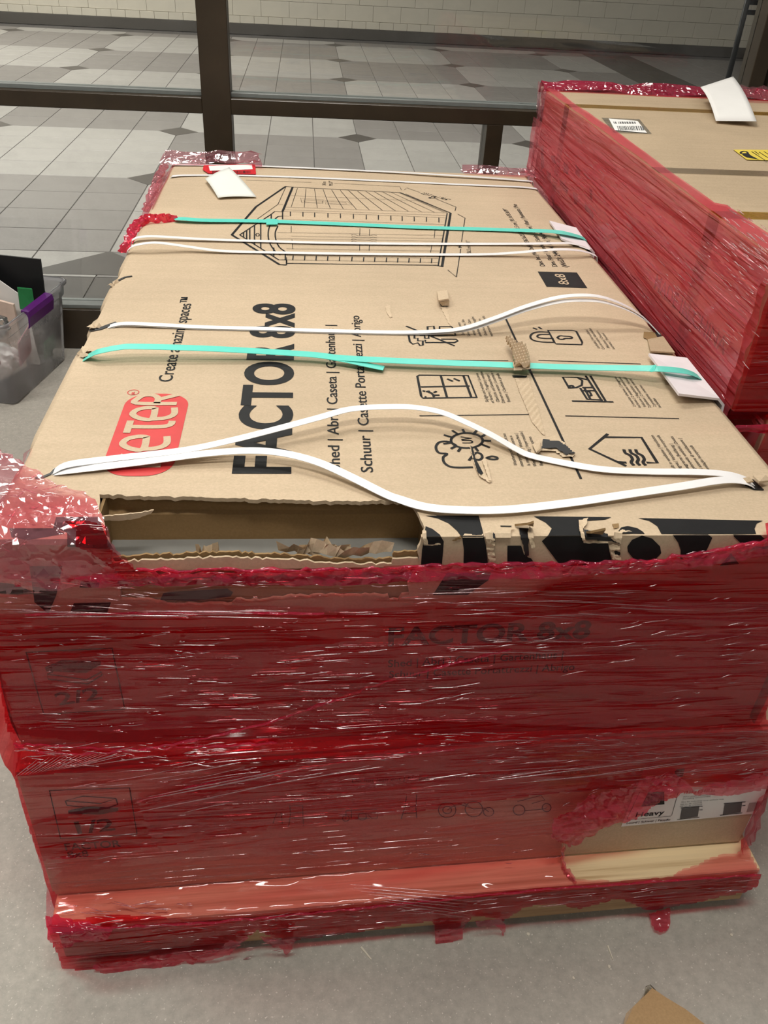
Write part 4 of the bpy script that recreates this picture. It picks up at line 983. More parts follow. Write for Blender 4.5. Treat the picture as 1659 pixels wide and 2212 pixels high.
# ================================================================== edge boards, papers, label
def bent_board(name, quad, hs, label, th=0.0045):
    P = [np.array(top(x, y, h_)) for (x, y), h_ in zip(quad, hs)]
    e = []
    for p in (P[1], P[2]):
        e += [np.array((W+.0055, p[1], H-.004)), np.array((W+.010, p[1], H-.075))]
    V = [P[0], P[3], P[1], P[2], e[0], e[2], e[1], e[3]]
    Fc = [(0, 1, 3, 2), (2, 3, 5, 4), (4, 5, 7, 6)]
    o = pydata(name, V, Fc, M['board_white'], None)
    sm = o.modifiers.new('thickness', 'SOLIDIFY'); sm.thickness = th; sm.offset = 1.0
    tag(o, label, 'edge board', 'white edge boards under the teal straps'); return o
bent_board('edge_protector', [(1186,480),(1243,495),(1273,540),(1213,519)], [.006,.005,.004,.005], 'small white edge board under the far teal strap, beside the printed dimensions')
bent_board('edge_protector', [(1400,768),(1481,777),(1551,865),(1465,855)], [.009,.008,.006,.018], 'larger white edge board under the near teal strap, propped up at one corner')
def paperm(name, quad_px_h, mat, label, z=H, th=0.0006, curl=None):
    P = [onz(x, y, z+h_) for x, y, h_ in quad_px_h]
    # bilinear grid over four corners
    n = 8; V = []; Fc = []
    for i in range(n+1):
        for j in range(n+1):
            a, b = i/n, j/n; p = P[0]*(1-a)*(1-b)+P[1]*a*(1-b)+P[2]*a*b+P[3]*(1-a)*b
            if curl: p = p + np.array((0, 0, curl(a, b)))
            V.append(p)
    for i in range(n):
        for j in range(n): q_ = i*(n+1)+j; Fc.append((q_, q_+n+1, q_+n+2, q_+1))
    o = pydata(name, V, Fc, mat, None, True); sm = o.modifiers.new('thickness', 'SOLIDIFY'); sm.thickness = th; sm.offset = 1.0
    if label: tag(o, label, 'paper')
    return o
paperm('paper_sheet', [(443,386,.012),(495,360,.012),(554,424,.006),(471,427,.006)], M['paper2'], 'pale paper slip lying askew over the red label on the shed carton', curl=lambda a, b: .004*math.sin(b*3.1)+.002*math.sin(a*4))
rl = slab('barcode_label', [top(440,357,.0045), top(551,354,.0045), top(553,376,.0045), top(450,374,.0045), top(438,366,.0045)], .0012, M['label_red'], uc, (0, 0, 1)); rl['label'] = 'red label with white box and barcode'
RL = Place(lambda x, y: top(x, y, .0052), (0, 0, 1))
k = crop(330, 330, 5.35)
fillpoly('printed_box', [k([(645,150),(1145,135),(1155,190),(660,208)])], RL, M['paper'], rl)
rnd = random.Random(5); x_ = 690; bars = []
while x_ < 1130:
    w_ = rnd.choice((3, 5, 8)); bars.append(k([(x_, 208), (x_+w_, 208), (x_+w_, 236), (x_, 236)])); x_ += w_+rnd.choice((4, 6, 9))
fillpoly('barcode', bars, RL, M['ink'], rl)

# ================================================================== STRETCH FILM ON THE SHED STACK
sf = empty('stretch_film', (0, 0, 0)); tag(sf, 'red stretch film wrapped around the shed cartons and their pallet', 'film')
hole1 = jag([(1222,1872),(1212,1848),(1214,1815),(1225,1808),(1262,1795),(1300,1775),(1345,1762),(1390,1737),(1450,1722),(1478,1705),(1540,1698),(1610,1700),(1640,1694),(1664,1688),(1660,1720),(1640,1760),(1612,1800),(1598,1834),(1560,1840),(1530,1848),(1495,1865),(1440,1888),(1360,1895),(1268,1896),(1232,1890)], 3, 12, 41)
upper_edge = [(-60,1232),(-20,1236),(60,1236),(150,1238),(250,1232),(330,1226),(420,1228),(520,1229),(620,1226),(760,1222),(900,1216),(1000,1214),(1150,1216),(1300,1214),(1400,1206),(1480,1196),(1560,1180),(1620,1164),(1700,1148),(1800,1138)]
bottom_edge = [(1640,1883),(1632,1907),(1602,1923),(1560,1929),(1500,1943),(1440,1953),(1400,1961),(1385,1957),(1345,1937),(1320,1935),(1250,1957),(1200,1943),(1130,1951),(1082,1985),(1078,1975),(1020,1971),(1000,1997),(960,2007),(938,2009),(934,1983),(880,1989),(820,1999),(760,2007),(700,2015),(640,2022),(620,2034),(606,2020),(580,2014),(555,2002),(520,2030),(470,2044),(430,2060),(424,2072),(405,2052),(360,2054),(300,2074),(240,2084),(190,2088),(138,2086)]
left_edge = [(105,1990),(100,1960),(104,1905),(92,1872),(60,1770),(30,1668),(33,1612),(18,1570),(4,1480),(-16,1380),(-46,1260)]
full = upper_edge + [(1790,1160),(1740,1300),(1690,1450),(1640,1560),(1668,1640),(1664,1688),(1640,1760),(1612,1800),(1620,1840),(1640,1878)] + bottom_edge + left_edge
drape('film_sheet', full, M['film1'], sf, 0.004, 6, holes=[hole1], disp=streaky(4, 60, .0022, 3))
band = [(-52,1322),(60,1326),(250,1324),(420,1320),(560,1316),(700,1318),(880,1312),(1010,1296),(1120,1286),(1200,1252),(1300,1236),(1440,1226),(1600,1196),(1790,1158),(1740,1300),(1690,1450),(1640,1545),(1500,1575),(1300,1580),(1000,1590),(760,1590),(540,1600),(380,1602),(240,1598),(160,1590),(60,1580),(20,1572),(4,1480),(-16,1380)]
drape('film_sheet', band, M['film2'], sf, 0.008, 6, disp=streaky(4, 60, .0026, 13, .1))
band = [(-40,1420),(300,1400),(700,1380),(1100,1330),(1400,1290),(1730,1290),(1690,1450),(1650,1520),(1300,1560),(900,1545),(560,1560),(240,1570),(40,1560),(6,1490)]
drape('film_sheet', band, M['film1'], sf, 0.012, 6, disp=streaky(3, 45, .003, 17, .15))
band = [(42,1612),(160,1608),(330,1616),(600,1600),(900,1570),(1200,1560),(1500,1545),(1650,1530),(1668,1640),(1620,1690),(1550,1696),(1480,1692),(1400,1690),(1300,1700),(1220,1706),(1157,1711),(1040,1725),(862,1751),(700,1770),(560,1787),(326,1824),(200,1842),(91,1852),(62,1776),(110,1762),(220,1742),(300,1724),(420,1690),(500,1668),(420,1660),(200,1662),(36,1668)]
drape('film_sheet', band, M['film2'], sf, 0.007, 6, disp=streaky(4, 55, .0026, 19, .18))
band = [(300,1724),(560,1650),(900,1600),(1300,1570),(1655,1560),(1664,1650),(1400,1680),(1100,1708),(800,1742),(520,1778),(330,1800)]
drape('film_sheet', band, M['film1'], sf, 0.011, 6, disp=streaky(3, 50, .003, 23, .2))
band = [(104,1990),(170,1975),(240,1966),(330,1968),(430,1985),(560,1972),(700,1958),(860,1942),(1000,1928),(1150,1912),(1300,1902),(1420,1894),(1540,1886),(1642,1880)] + bottom_edge
drape('film_sheet', band, M['film2'], sf, 0.007, 6, disp=streaky(4, 60, .003, 29, .05))
# gathered rim along the upper edge of the wrap
up = [(40,1238),(150,1236),(260,1224),(330,1222),(420,1224),(520,1222),(620,1220),(760,1218),(900,1212),(1000,1208),(1150,1210),(1300,1208),(1400,1200),(1480,1190),(1560,1174),(1620,1158),(1720,1140)]
dn = [(1740,1168),(1620,1190),(1540,1204),(1440,1218),(1300,1228),(1100,1238),(950,1240),(800,1250),(640,1254),(480,1252),(330,1250),(240,1258),(120,1256),(40,1252)]
drape('gathered_rim', up+dn, M['film3'], sf, 0.012, 4, disp=crumply(34, .008, 51))
def strand(path, rad, mat, seed, amp=4, off=0.014, name='gathered_strand'):
    rnd = random.Random(seed); pts = []
    for a, b in zip(path[:-1], path[1:]):
        d = math.hypot(b[0]-a[0], b[1]-a[1]); n = max(1, int(d/14))
        for t in range(n): pts.append((a[0]+(b[0]-a[0])*t/n, a[1]+(b[1]-a[1])*t/n+rnd.uniform(-amp, amp)))
    pts.append(path[-1]); u_ = np.array([p[0] for p in pts]); v_ = np.array([p[1] for p in pts])
    P, ont = hit(u_, v_); P = P + np.where(ont[:, None], np.array((0, 0, 1.)), np.array((0, -.9, .43)))*off
    return tube(name, [tuple(p) for p in P], [rad*rnd.uniform(.5, 1.3) for _ in P], mat, sf, 6)
strand([(250,1240),(420,1236),(640,1234),(900,1226),(1150,1222),(1300,1218),(1480,1200),(1620,1172),(1720,1152)], .0038, M['film3'], 3)
strand([(300,1228),(520,1226),(760,1226),(1000,1216),(1300,1212),(1400,1206),(1560,1182),(1700,1152)], .0030, M['film3'], 4)
strand([(60,1322),(250,1320),(480,1319),(700,1320)], .0020, M['film3'], 6, 1.5, .012)
strand([(40,1605),(100,1618),(180,1622),(300,1612),(420,1592),(560,1560),(700,1512),(830,1466),(960,1430),(1100,1395)], .0024, M['film3'], 7, 2, .014)
strand([(36,1600),(120,1604),(260,1612),(420,1606),(600,1598)], .0020, M['film3'], 8, 3, .012)
strand([(300,1724),(420,1690),(560,1668),(760,1636),(980,1612)], .0018, M['film3'], 9, 1.5, .012)
strand([(110,1990),(240,1996),(430,1986),(560,1976),(860,1946),(1150,1916),(1400,1898),(1636,1884)], .0022, M['film3'], 10, 2, .010)
# crumpled corner flap lying over the front-left corner
cor = jag([(-60,1060),(-30,1020),(0,985),(35,1003),(60,1024),(78,1032),(100,1044),(140,1066),(166,1082),(190,1084),(212,1108),(232,1150),(262,1184),(292,1210),(340,1224),(360,1232),(250,1244),(120,1248),(0,1246),(-70,1236)], 2.5, 10, 61)
drape('corner_flap', cor, M['filmc'], sf, 0.006, 13, disp=crumply(24, .013, 63), smooth=False)
cor2 = [(140,1148),(200,1150),(236,1162),(270,1190),(300,1214),(350,1228),(280,1236),(240,1206),(205,1180),(170,1166)]
drape('corner_flap', cor2, M['film2'], sf, 0.016, 5, disp=crumply(26, .006, 65))
drape('corner_flap', jag([(-60,1190),(40,1190),(160,1196),(260,1214),(310,1228),(240,1246),(100,1262),(-60,1266)], 4, 12, 66), M['filmc'], sf, 0.012, 12, disp=crumply(24, .010, 67), smooth=False)
# film bulging past the left edge of the carton
def blob_strip(name, path, wd, mat, parent, seed, cr=.012):
    """crumpled strip of film along a 3D path; wd half-width vectors"""
    rnd = random.Random(seed); V = []; Fc = []; m_ = 7
    for i, (p, a, b) in enumerate(path):
        p = np.array(p); a = np.array(a); b = np.array(b)
        for k_ in range(m_):
            t = k_/(m_-1); V.append(p + a*(1-t) + b*t + np.array([rnd.uniform(-cr, cr) for _ in range(3)])*(0.35 if k_ in (0, m_-1) else 1))
    for i in range(len(path)-1):
        for k_ in range(m_-1): q_ = i*m_+k_; Fc.append((q_, q_+1, q_+m_+1, q_+m_))
    return pydata(name, V, Fc, mat, parent, True)
blob_strip('loose_film', [((0, y, H), (.012, 0, .004), (-.05-.02*math.sin(y*30), 0, -.11)) for y in np.linspace(-.02, .22, 13)], 1, M['filmc'], sf, 71, .006)
# wrap on the long sides
def side_sheet(name, xl, ztop, zbot, ya, yb, mat, seed, sgn):
    ys = np.linspace(ya, yb, 60); zs = np.linspace(0, 1, 40); V = []; Fc = []
    for y in ys:
        for t in zs:
            z = ztop(y)*(1-t)+zbot*t
            base = xl if z < ZM else (-.026 if sgn < 0 else W+.016)
            if z > .58: base = base*(1-(z-.58)/.26)
            q_ = g1(base, y, z) if z < ZM+.02 else (base, y, z)
            V.append((q_[0] + sgn*.004*float(vnoise(y*3, z*40, seed)+.6), q_[1], q_[2]))
    m_ = len(zs)
    for i in range(len(ys)-1):
        for k_ in range(m_-1): q_ = i*m_+k_; Fc.append((q_, q_+1, q_+m_+1, q_+m_))
    o = pydata(name, V, Fc, mat, sf, True); A_ = np.array(V); setply(o.data, np.clip(.35+vnoise(A_[:, 1]*2, A_[:, 2]*50, 3)*1.4, 0, 1)); return o
M['films2'] = film('red_film_side_double', (0.95, 0.28, 0.30), 0.14, (0.62, 0.03, 0.06), 'y')
side_sheet('film_sheet', X1A-.003, lambda y: .70+.04*math.sin(y*4), .05, -.045, 1.88, M['films2'], 81, -1)
# film along the far edge and the twisted end at the teal strap
def gather(name, pts, rad, mat, seed, par):
    P = catmull(pts, 5); rnd = random.Random(seed); n = 10; V = []; Fc = []
    for i, p in enumerate(P):
        for k_ in range(n):
            a = 2*math.pi*k_/n; r_ = rad*(1+.5*rnd.uniform(-1, 1)); V.append((p[0]+r_*math.cos(a)*.9, p[1]+r_*math.cos(a)*.5, p[2]+r_*.7*math.sin(a)))
    for i in range(len(P)-1):
        for k_ in range(n): k2 = (k_+1) % n; Fc.append((i*n+k_, i*n+k2, (i+1)*n+k2, (i+1)*n+k_))
    Fc += [tuple(range(n)), tuple((len(P)-1)*n+k_ for k_ in range(n-1, -1, -1))]
    return pydata(name, V, Fc, mat, par)
gather('gathered_film', [top(378,474,.004), top(362,472,.010), top(335,472,.012), top(314,473,.012), top(296,486,.006), top(284,508,-.010), top(270,540,-.03)], .013, M['film3'], 91, sf)
gather('gathered_film', [top(355,360,.004), top(345,380,.004), top(332,410,.000), top(318,450,-.01)], .012, M['filmc'], 92, sf)
blob_strip('loose_film', [(top(u_, v_, .004), (0, -.035, .004), (0, .05, .022)) for u_, v_ in ((352,352),(372,352),(395,351),(420,352),(445,350),(470,349),(500,349),(530,351),(548,354),(566,358))], 1, M['filmc'], sf, 93, .011)
blob_strip('loose_film', [(top(u_, v_, .002), (.018, 0, .004), (-.03, 0, -.04)) for u_, v_ in ((366,352),(358,366),(348,384),(340,402),(330,424),(318,450))], 1, M['filmc'], sf, 94, .007)
blob_strip('loose_film', [(top(u_, v_, .002), (0, -.02, .004), (0, .05, .012)) for u_, v_ in ((1000,372),(1040,374),(1080,376),(1110,378),(1140,380),(1165,386))], 1, M['filmc'], sf, 95, .008)
# curled lip round the hole, ragged tags at the bottom
def lip(path, rad, mat, seed):
    rnd = random.Random(seed); V = []; Fc = []; n = 8
    pts = [p for p in catmull([(a, b) for a, b in path], 6)]
    P, _ = hit(np.array([p[0] for p in pts]), np.array([p[1] for p in pts]))
    for p in P:
        r_ = rad*rnd.uniform(.6, 1.3)
        for k_ in range(n):
            a = 2*math.pi*k_/n; V.append((p[0]+rnd.uniform(-.003, .003), p[1]-.012-r_*.6*math.sin(a)+rnd.uniform(-.002, .002), p[2]+r_*math.cos(a)))
    for i in range(len(P)-1):
        for k_ in range(n-1): q_ = i*n+k_; Fc.append((q_, q_+1, q_+n+1, q_+n))
    return pydata('curled_lip', V, Fc, mat, sf)
M['filmp'] = film('red_film_lip', (0.96, 0.42, 0.46), 0.22, (0.85, 0.10, 0.18), 'n', crumple=1.0, rough=0.06)
drape('curled_lip', jag([(1180,1781),(1185,1759),(1200,1736),(1240,1711),(1290,1689),(1340,1681),(1390,1659),(1440,1651),(1480,1675),(1484,1685),(1450,1703),(1400,1723),(1360,1743),(1300,1763),(1262,1783),(1232,1799),(1208,1799)], 4, 10, 101), M['filmp'], sf, .016, 4, disp=crumply(45, .012, 103))
drape('curled_lip', jag([(1478,1690),(1540,1672),(1620,1660),(1668,1650),(1664,1688),(1600,1698),(1540,1698),(1490,1700)], 3, 10, 104), M['filmp'], sf, .014, 4, disp=crumply(45, .008, 105))
lip([(1215,1812),(1212,1850),(1222,1870),(1238,1888)], .008, M['filmc'], 107)
drape('torn_tag', jag([(1400,1978),(1444,1966),(1446,1990),(1442,2012),(1425,2020),(1412,2014),(1404,2000)], 2, 8, 111), M['filmp'], sf, .005, 5, disp=crumply(50, .007, 112), surf=lambda u_, v_: (onz(u_, v_, 0.004), np.ones(len(u_), bool)), smooth=False)
drape('torn_tag', jag([(560,2000),(600,2002),(640,2002),(632,2030),(620,2044),(610,2030),(586,2024)], 2, 8, 113), M['filmp'], sf, .014, 4, disp=crumply(50, .008, 114))
drape('torn_tag', jag([(936,1990),(1000,1984),(996,2012),(960,2022),(938,2026)], 2, 8, 115), M['filmp'], sf, .014, 4, disp=crumply(50, .006, 116))
drape('torn_tag', jag([(200,2070),(340,2050),(460,2030),(540,2005),(500,2042),(430,2066),(424,2082),(404,2062),(330,2085),(240,2098)], 3, 10, 117), M['filmp'], sf, .012, 5, disp=crumply(40, .006, 118))
drape('torn_tag', jag([(104,1960),(160,1965),(250,1985),(240,2010),(120,2030),(108,2000)], 3, 10, 119), M['film3'], sf, .012, 5, disp=crumply(40, .008, 120))
drape('torn_tag', jag([(1020,1972),(1080,1966),(1090,1990),(1084,2010),(1074,1986),(1030,1986)], 2, 8, 121), M['filmp'], sf, .012, 4, disp=crumply(50, .005, 122))
# upright ridge of film down the right corner
blob_strip('loose_film', [((1.215+.02*math.sin(z*22), -.02+.02*math.cos(z*17), z), (-.02, 0, 0), (.035, .05, 0)) for z in np.linspace(.14, .50, 14)], 1, M['filmp'], sf, 123, .008)

# pulled creases in the film: narrow raised folds that catch the ceiling lamps
def creases(specs, surf, par, off=0.014, seed=1, norm=(0, -.95, .3)):
    rnd = random.Random(seed); U = []; Vv = []; R_ = []; m_ = 7; n = 5
    for x, y, ln, an, rad in specs:
        a = math.radians(an); ph = rnd.uniform(0, 6); am = rnd.uniform(0, 1.2)
        for k_ in range(m_):
            t = k_/(m_-1); U.append(x+math.cos(a)*ln*t); Vv.append(y+math.sin(a)*ln*t+am*math.sin(ph+t*5)); R_.append(rad*max(.12, math.sin(math.pi*min(1, max(0, t)))**.5)*rnd.uniform(.7, 1.2))
    P = surf(np.array(U), np.array(Vv)); P = P[0] if isinstance(P, tuple) else P
    P = P + np.array(norm)*off
    V = []; Fc = []; nn = np.array(norm)
    for q in range(len(specs)):
        for k_ in range(m_):
            i = q*m_+k_; t = P[q*m_+min(k_+1, m_-1)]-P[q*m_+max(k_-1, 0)]; t /= np.linalg.norm(t)+1e-9
            s_ = np.cross(t, nn); s_ /= np.linalg.norm(s_)+1e-9; w_ = np.cross(s_, t)
            for j in range(n):
                b = 2*math.pi*j/n; V.append(P[i]+(s_*math.cos(b)+w_*math.sin(b))*R_[i])
        for k_ in range(m_-1):
            for j in range(n): o_ = (q*m_+k_)*n; j2 = (j+1) % n; Fc.append((o_+j, o_+j2, o_+n+j2, o_+n+j))
    return tag(pydata('film_creases', V, Fc, M['crease'], par, True), kind='stuff')
_cr = random.Random(99)
def region(x0, x1, ya, yb, n, l0, l1, a0, a1, r0=.0005, r1=.0011, tilt=0.0):
    out = []
    for _ in range(n):
        x = _cr.uniform(x0, x1); y = _cr.uniform(ya, yb)+(x-x0)*tilt; ln = l0*(l1/l0)**_cr.random()
        out.append((x, y, ln, _cr.uniform(a0, a1), _cr.uniform(r0, r1)))
    return out
sp_ = []
sp_ += region(20, 800, 1335, 1575, 46, 10, 90, -6, 3)
sp_ += region(60, 460, 1340, 1570, 40, 8, 60, -5, 4)
sp_ += region(600, 1600, 1320, 1560, 55, 10, 70, -13, -4)
sp_ += region(880, 1320, 1262, 1318, 26, 30, 240, -3, 4)
sp_ += region(900, 1300, 1360, 1410, 14, 30, 220, -3, 1, .0006, .0013)
sp_ += region(1280, 1640, 1250, 1420, 22, 12, 90, -14, -6)
sp_ += region(250, 900, 1232, 1262, 40, 8, 50, -6, 6)
sp_ += region(900, 1300, 1216, 1238, 34, 8, 46, -5, 3, tilt=-.01)
sp_ += region(1300, 1640, 1212, 1232, 28, 8, 46, -14, -4, tilt=-.15)
sp_ += region(0, 320, 1240, 1318, 30, 14, 110, 0, 8)
sp_ += region(0, 520, 1308, 1326, 12, 60, 320, 0, 1, .0008, .0016)
sp_ += region(36, 460, 1592, 1640, 70, 8, 60, -14, 10, .0005, .0013)
sp_ += [(40+i*9, 1664-i*1.5, 60+i*4, -38+i*1.6, .0008) for i in range(16)]
sp_ += region(120, 700, 1640, 1690, 34, 20, 180, -12, -4, tilt=-.04)
sp_ += [(300, 1716, 360, -11, .0017), (320, 1708, 300, -11.5, .0014), (420, 1714, 260, -11, .0012), (290, 1740, 200, -10, .0011), (500, 1694, 330, -9, .0010), (400, 1740, 110, -12, .0010)]
sp_ += region(780, 1650, 1568, 1640, 90, 8, 90, -4, 2)
sp_ += region(900, 1650, 1640, 1690, 30, 30, 260, -9, -4, .0006, .0014, tilt=-.03)
sp_ += region(60, 300, 1760, 1860, 16, 10, 60, -10, 0)
sp_ += region(500, 1200, 1740, 1860, 22, 10, 60, -14, 6)
sp_ += [(750+i*14, 1896+i*7, 260-i*14, 4+i*.6, .0009) for i in range(8)]
sp_ += region(120, 420, 1920, 1990, 36, 10, 70, -14, 16)
sp_ += region(240, 640, 2000, 2080, 30, 8, 50, -16, 0, tilt=-.08)
sp_ += region(560, 1620, 1960, 1990, 70, 8, 80, -10, -2, tilt=-.075)
sp_ += region(1190, 1420, 1700, 1790, 16, 8, 50, -40, 20, tilt=-.2)
sp_ += region(1420, 1660, 1650, 1690, 26, 10, 60, -12, 0)
creases(sp_, hit, sf, .0165, 5)
cz = region(0, 240, 1040, 1200, 46, 8, 50, -60, 40, .0006, .0016)
creases([c for c in cz if c[0] < 40+(c[1]-1010)*1.05], hit, sf, .016, 6, (0, -.6, .8))
#PART4

# ================================================================== NEIGHBOURING STACK (right)
XR, ZR, YR0, YR1 = 1.168, 1.072, 0.412, 2.03; ZRB = 0.80; XR1 = 1.93
rp = make_pallet((0, 0.40, 0), 0.0, 1.24, 1.96, 1.62, ZP); tag(rp, 'pine pallet under the taller red-wrapped stack on the right', 'pallet')
rl_ = box('base_carton', 1.235, 1.95, 0.40, 1.99, ZP, ZRB-.001, M['kraft2'], None, 0.005); tag(rl_, 'lower carton of the taller red-wrapped stack on the right', 'carton')
rc = empty('tall_carton', (0, 0, 0)); tag(rc, 'plain brown taped carton topping the taller red-wrapped stack', 'carton')
box('body', XR, XR1, YR0, YR1, ZRB, ZR, M['kraft2'], rc, 0.004)
def rtop(px, py, h_=0.0): return onz(px, py, ZR+h_)
RT_ = Place(lambda x, y: rtop(x, y, .0012), (0, 0, 1)); RT2 = Place(lambda x, y: rtop(x, y, .0020), (0, 0, 1)); RT3 = Place(lambda x, y: rtop(x, y, .0028), (0, 0, 1))
def tape(pxa, pxb, wdt, mat, name='packing_tape'):
    a = rtop(*pxa); b = rtop(*pxb); y = (a[1]+b[1])/2
    pydata(name, [(XR+.002, y-wdt/2, ZR+.0008), (XR1-.002, y-wdt/2, ZR+.0008), (XR1-.002, y+wdt/2, ZR+.0008), (XR+.002, y+wdt/2, ZR+.0008)], [(0,1,2,3)], mat, rc)
def side_tape(y, wdt, mat): pydata('packing_tape', [(XR-.0008, y-wdt/2, ZR), (XR-.0008, y+wdt/2, ZR), (XR-.0008, y+wdt/2, ZRB+.002), (XR-.0008, y-wdt/2, ZRB+.002)], [(0,1,2,3)], mat, rc)
for q_, m__ in (((1450,238),'tape_amber'), ((1640,467),'tape_amber')): side_tape(float(rtop(*q_)[1]), .05, M[m__])
tape((1300,235),(1600,240), .055, M['tape_amber']); tape((1480,368),(1640,377), .050, M['tape_clear']); tape((1620,466),(1655,467), .048, M['tape_amber'])
bl_ = fillpoly('barcode_label', [[(1315,256),(1377,261),(1398,287),(1328,281)]], RT2, M['paper'], rc); bl_['label'] = 'white barcode label'
fillpoly('tape_patch', [[(1299,254),(1381,257),(1408,289),(1326,287)]], RT_, M['bag'], rc)
k = crop(1120, 160, 3.078); rnd = random.Random(8); bars = []
x_ = 655
while x_ < 830:
    w_ = rnd.choice((4, 6, 9)); bars.append(k([(x_, 345), (x_+w_, 345), (x_+w_+10, 372), (x_+10, 372)])); x_ += w_+rnd.choice((4, 7))
x_ = 630
while x_ < 770:
    w_ = rnd.choice((5, 9, 12)); bars.append(k([(x_, 316), (x_+w_, 317), (x_+w_+5, 329), (x_+5, 328)])); x_ += w_+rnd.choice((5, 12))
fillpoly('barcode', bars, RT3, M['ink_grey'], bl_)
yl = fillpoly('warning_label', [[(1584,323),(1700,324),(1735,348),(1613,345)]], RT2, M['yellow'], rc); yl['label'] = 'yellow warning label with padlock mark'
k = crop(1460, 280, 7.9)
fillpoly('printed_mark', [k([(1120,405),(1230,400),(1290,445),(1420,510),(1330,490),(1210,470),(1150,440)])], RT3, M['ink'], yl)
strokes_mesh('printed_mark', [k(catmull([(1110,410),(1110,385),(1150,368),(1200,372),(1235,405)], 4))], RT3, M['ink'], yl, .005)
strokes_mesh('printed_lines', [k([(1290,370),(1560,545)]), k([(1420,380),(1640,520)]), k([(1500,370),(1700,490)]), k([(1340,365),(1420,420)])], RT3, M['ink'], yl, .0018)
# print on the side facing the shed cartons
SD = Place(lambda x, y: onplane(x, y, (XR-.001, 0, 0), (-1, 0, 0)), (-1, 0, 0))
lettering('lettering', 'MADE IN CHINA', (1412,622), (1563,768), (1404,578), SD, M['ink'], rc, .006)
k = crop(1120, 160, 3.078)
fillpoly('printed_marks', [k(p) for p in ([(215,540),(240,545),(250,600),(220,580)], [(300,580),(335,620),(330,670),(300,650)], [(150,480),(165,470),(170,620),(150,640)], [(360,780),(395,800),(390,870),(370,860)], [(440,850),(500,930),(495,965),(440,905)], [(270,690),(330,760),(325,800),(275,740)], [(470,760),(490,770),(490,840),(475,830)], [(185,640),(215,660),(215,720),(190,690)], [(380,600),(410,640),(405,690),(378,660)])], SD, M['ink'], rc)
paperm('paper_sheet', [(1513,188,.042),(1584,165,.052),(1634,263,.014),(1546,262,.006)], M['paper'], 'blank white paper on the far corner of the tall carton', z=ZR, curl=lambda a, b: .010*math.sin(b*3.0))
# its film
rf = empty('stretch_film', (0, 0, 0)); tag(rf, 'red stretch film wrapped around the taller stack on the right', 'film')
def gridsheet(name, fn, nu, nv, mat, par):
    V = [fn(i/(nu-1), j/(nv-1)) for i in range(nu) for j in range(nv)]; Fc = []
    for i in range(nu-1):
        for j in range(nv-1): q_ = i*nv+j; Fc.append((q_, q_+1, q_+nv+1, q_+nv))
    o = pydata(name, V, Fc, mat, par, True); A_ = np.array(V); w_ = A_[:, 2]+A_[:, 1]*.06
    setply(o.data, np.clip(.22+vnoise((A_[:, 1]+A_[:, 0])*1.6, w_*45, nu)*.9+vnoise((A_[:, 1]+A_[:, 0])*3, w_*150, nv)*.8, 0, 1)); return o
def sd(a, b):
    y = YR0-.004+(YR1+.05-YR0)*a; z = ZR+.004-(ZR-ZRB+.02)*b
    d = .006+.010*float(vnoise(y*2.2, z*34+y*2, 7)+.4)+.003*float(vnoise(y*9, z*120, 8))
    if y > YR1-.02: d -= (y-YR1+.02)*.25
    return (XR-max(d, .003), y, z)
gridsheet('film_sheet', sd, 130, 110, M['films'], rf)
def sd2(a, b):
    y = YR0-.004+(YR1+.02-YR0)*a; z = ZR-.03-.05*a-(ZR-ZRB-.05)*b*(1-.3*a)
    return (XR-.020-.008*float(vnoise(y*2.2+4, z*30-y*2, 17)+.5), y, z)
gridsheet('film_sheet', sd2, 110, 90, M['film1s'] if 'film1s' in M else M['films'], rf)
def ov(a, b):   # lap over the top edge
    y = YR0+(YR1-YR0)*a; wd = .034+.016*float(vnoise(y*5, 1, 9)+.5)+(.02 if y < .75 else 0)
    return (XR-.010+wd*b+.004*(1-b), y, ZR+.006-.003*b+.003*float(vnoise(y*12, b*3, 10)+.3)*(1 if b < 1 else .6))
gridsheet('film_sheet', ov, 110, 6, M['films'], rf)
def fr(a, b):
    x = XR-.01+(XR1+.02-XR)*a; z = ZR+.004-(ZR-ZRB+.01)*b
    return (x, YR0-.006-.008*float(vnoise(x*3, z*40, 21)+.5), z)
gridsheet('film_sheet', fr, 80, 60, M['filmf'], rf)
def fr2(a, b):
    x = 1.212+(XR1-1.19)*a; z = ZRB-.005-(ZRB-.06)*b
    return (x, .385-.012*float(vnoise(x*4, z*25, 23)+.5)-.015*max(0, 1-b*6), z)
gridsheet('film_sheet', fr2, 80, 80, M['filmf'], rf)
def sd3(a, b):
    y = .385+1.6*a; z = ZRB-.003-(ZRB-.06)*b
    return (1.216+.010*float(vnoise(y*4, z*22, 25)), y, z)
gridsheet('film_sheet', sd3, 90, 50, M['films'], rf)
def bk(a, b):   # bunched film along the far edge
    x = XR-.012+(XR1+.03-XR)*a
    return (x, YR1-.025+.075*b+.008*float(vnoise(x*14, b*4, 31)), ZR+.006+.020*math.sin(b*2.6)+.012*float(vnoise(x*16, b*5, 33)) - (.03*max(0, b-.8)*5))
gridsheet('gathered_film', bk, 90, 9, M['film3'], rf)
blob_strip('loose_film', [((XR-.012, YR1+.035+.02*math.sin(z*25), z), (0, -.06, 0), (.01, .045, 0)) for z in np.linspace(.72, 1.085, 14)], 1, M['filmc'], rf, 131, .007)
blob_strip('loose_film', [((x, YR1-.01, ZR+.012), (0, -.06, 0), (.0, .07, .018)) for x in np.linspace(1.76, 1.97, 10)], 1, M['filmc'], rf, 133, .012)
gather('gathered_film', [(1.16, .375, ZRB-.012), (1.35, .372, ZRB-.006), (1.6, .375, ZRB-.010), (1.9, .375, ZRB-.006)], .010, M['film3'], 135, rf)

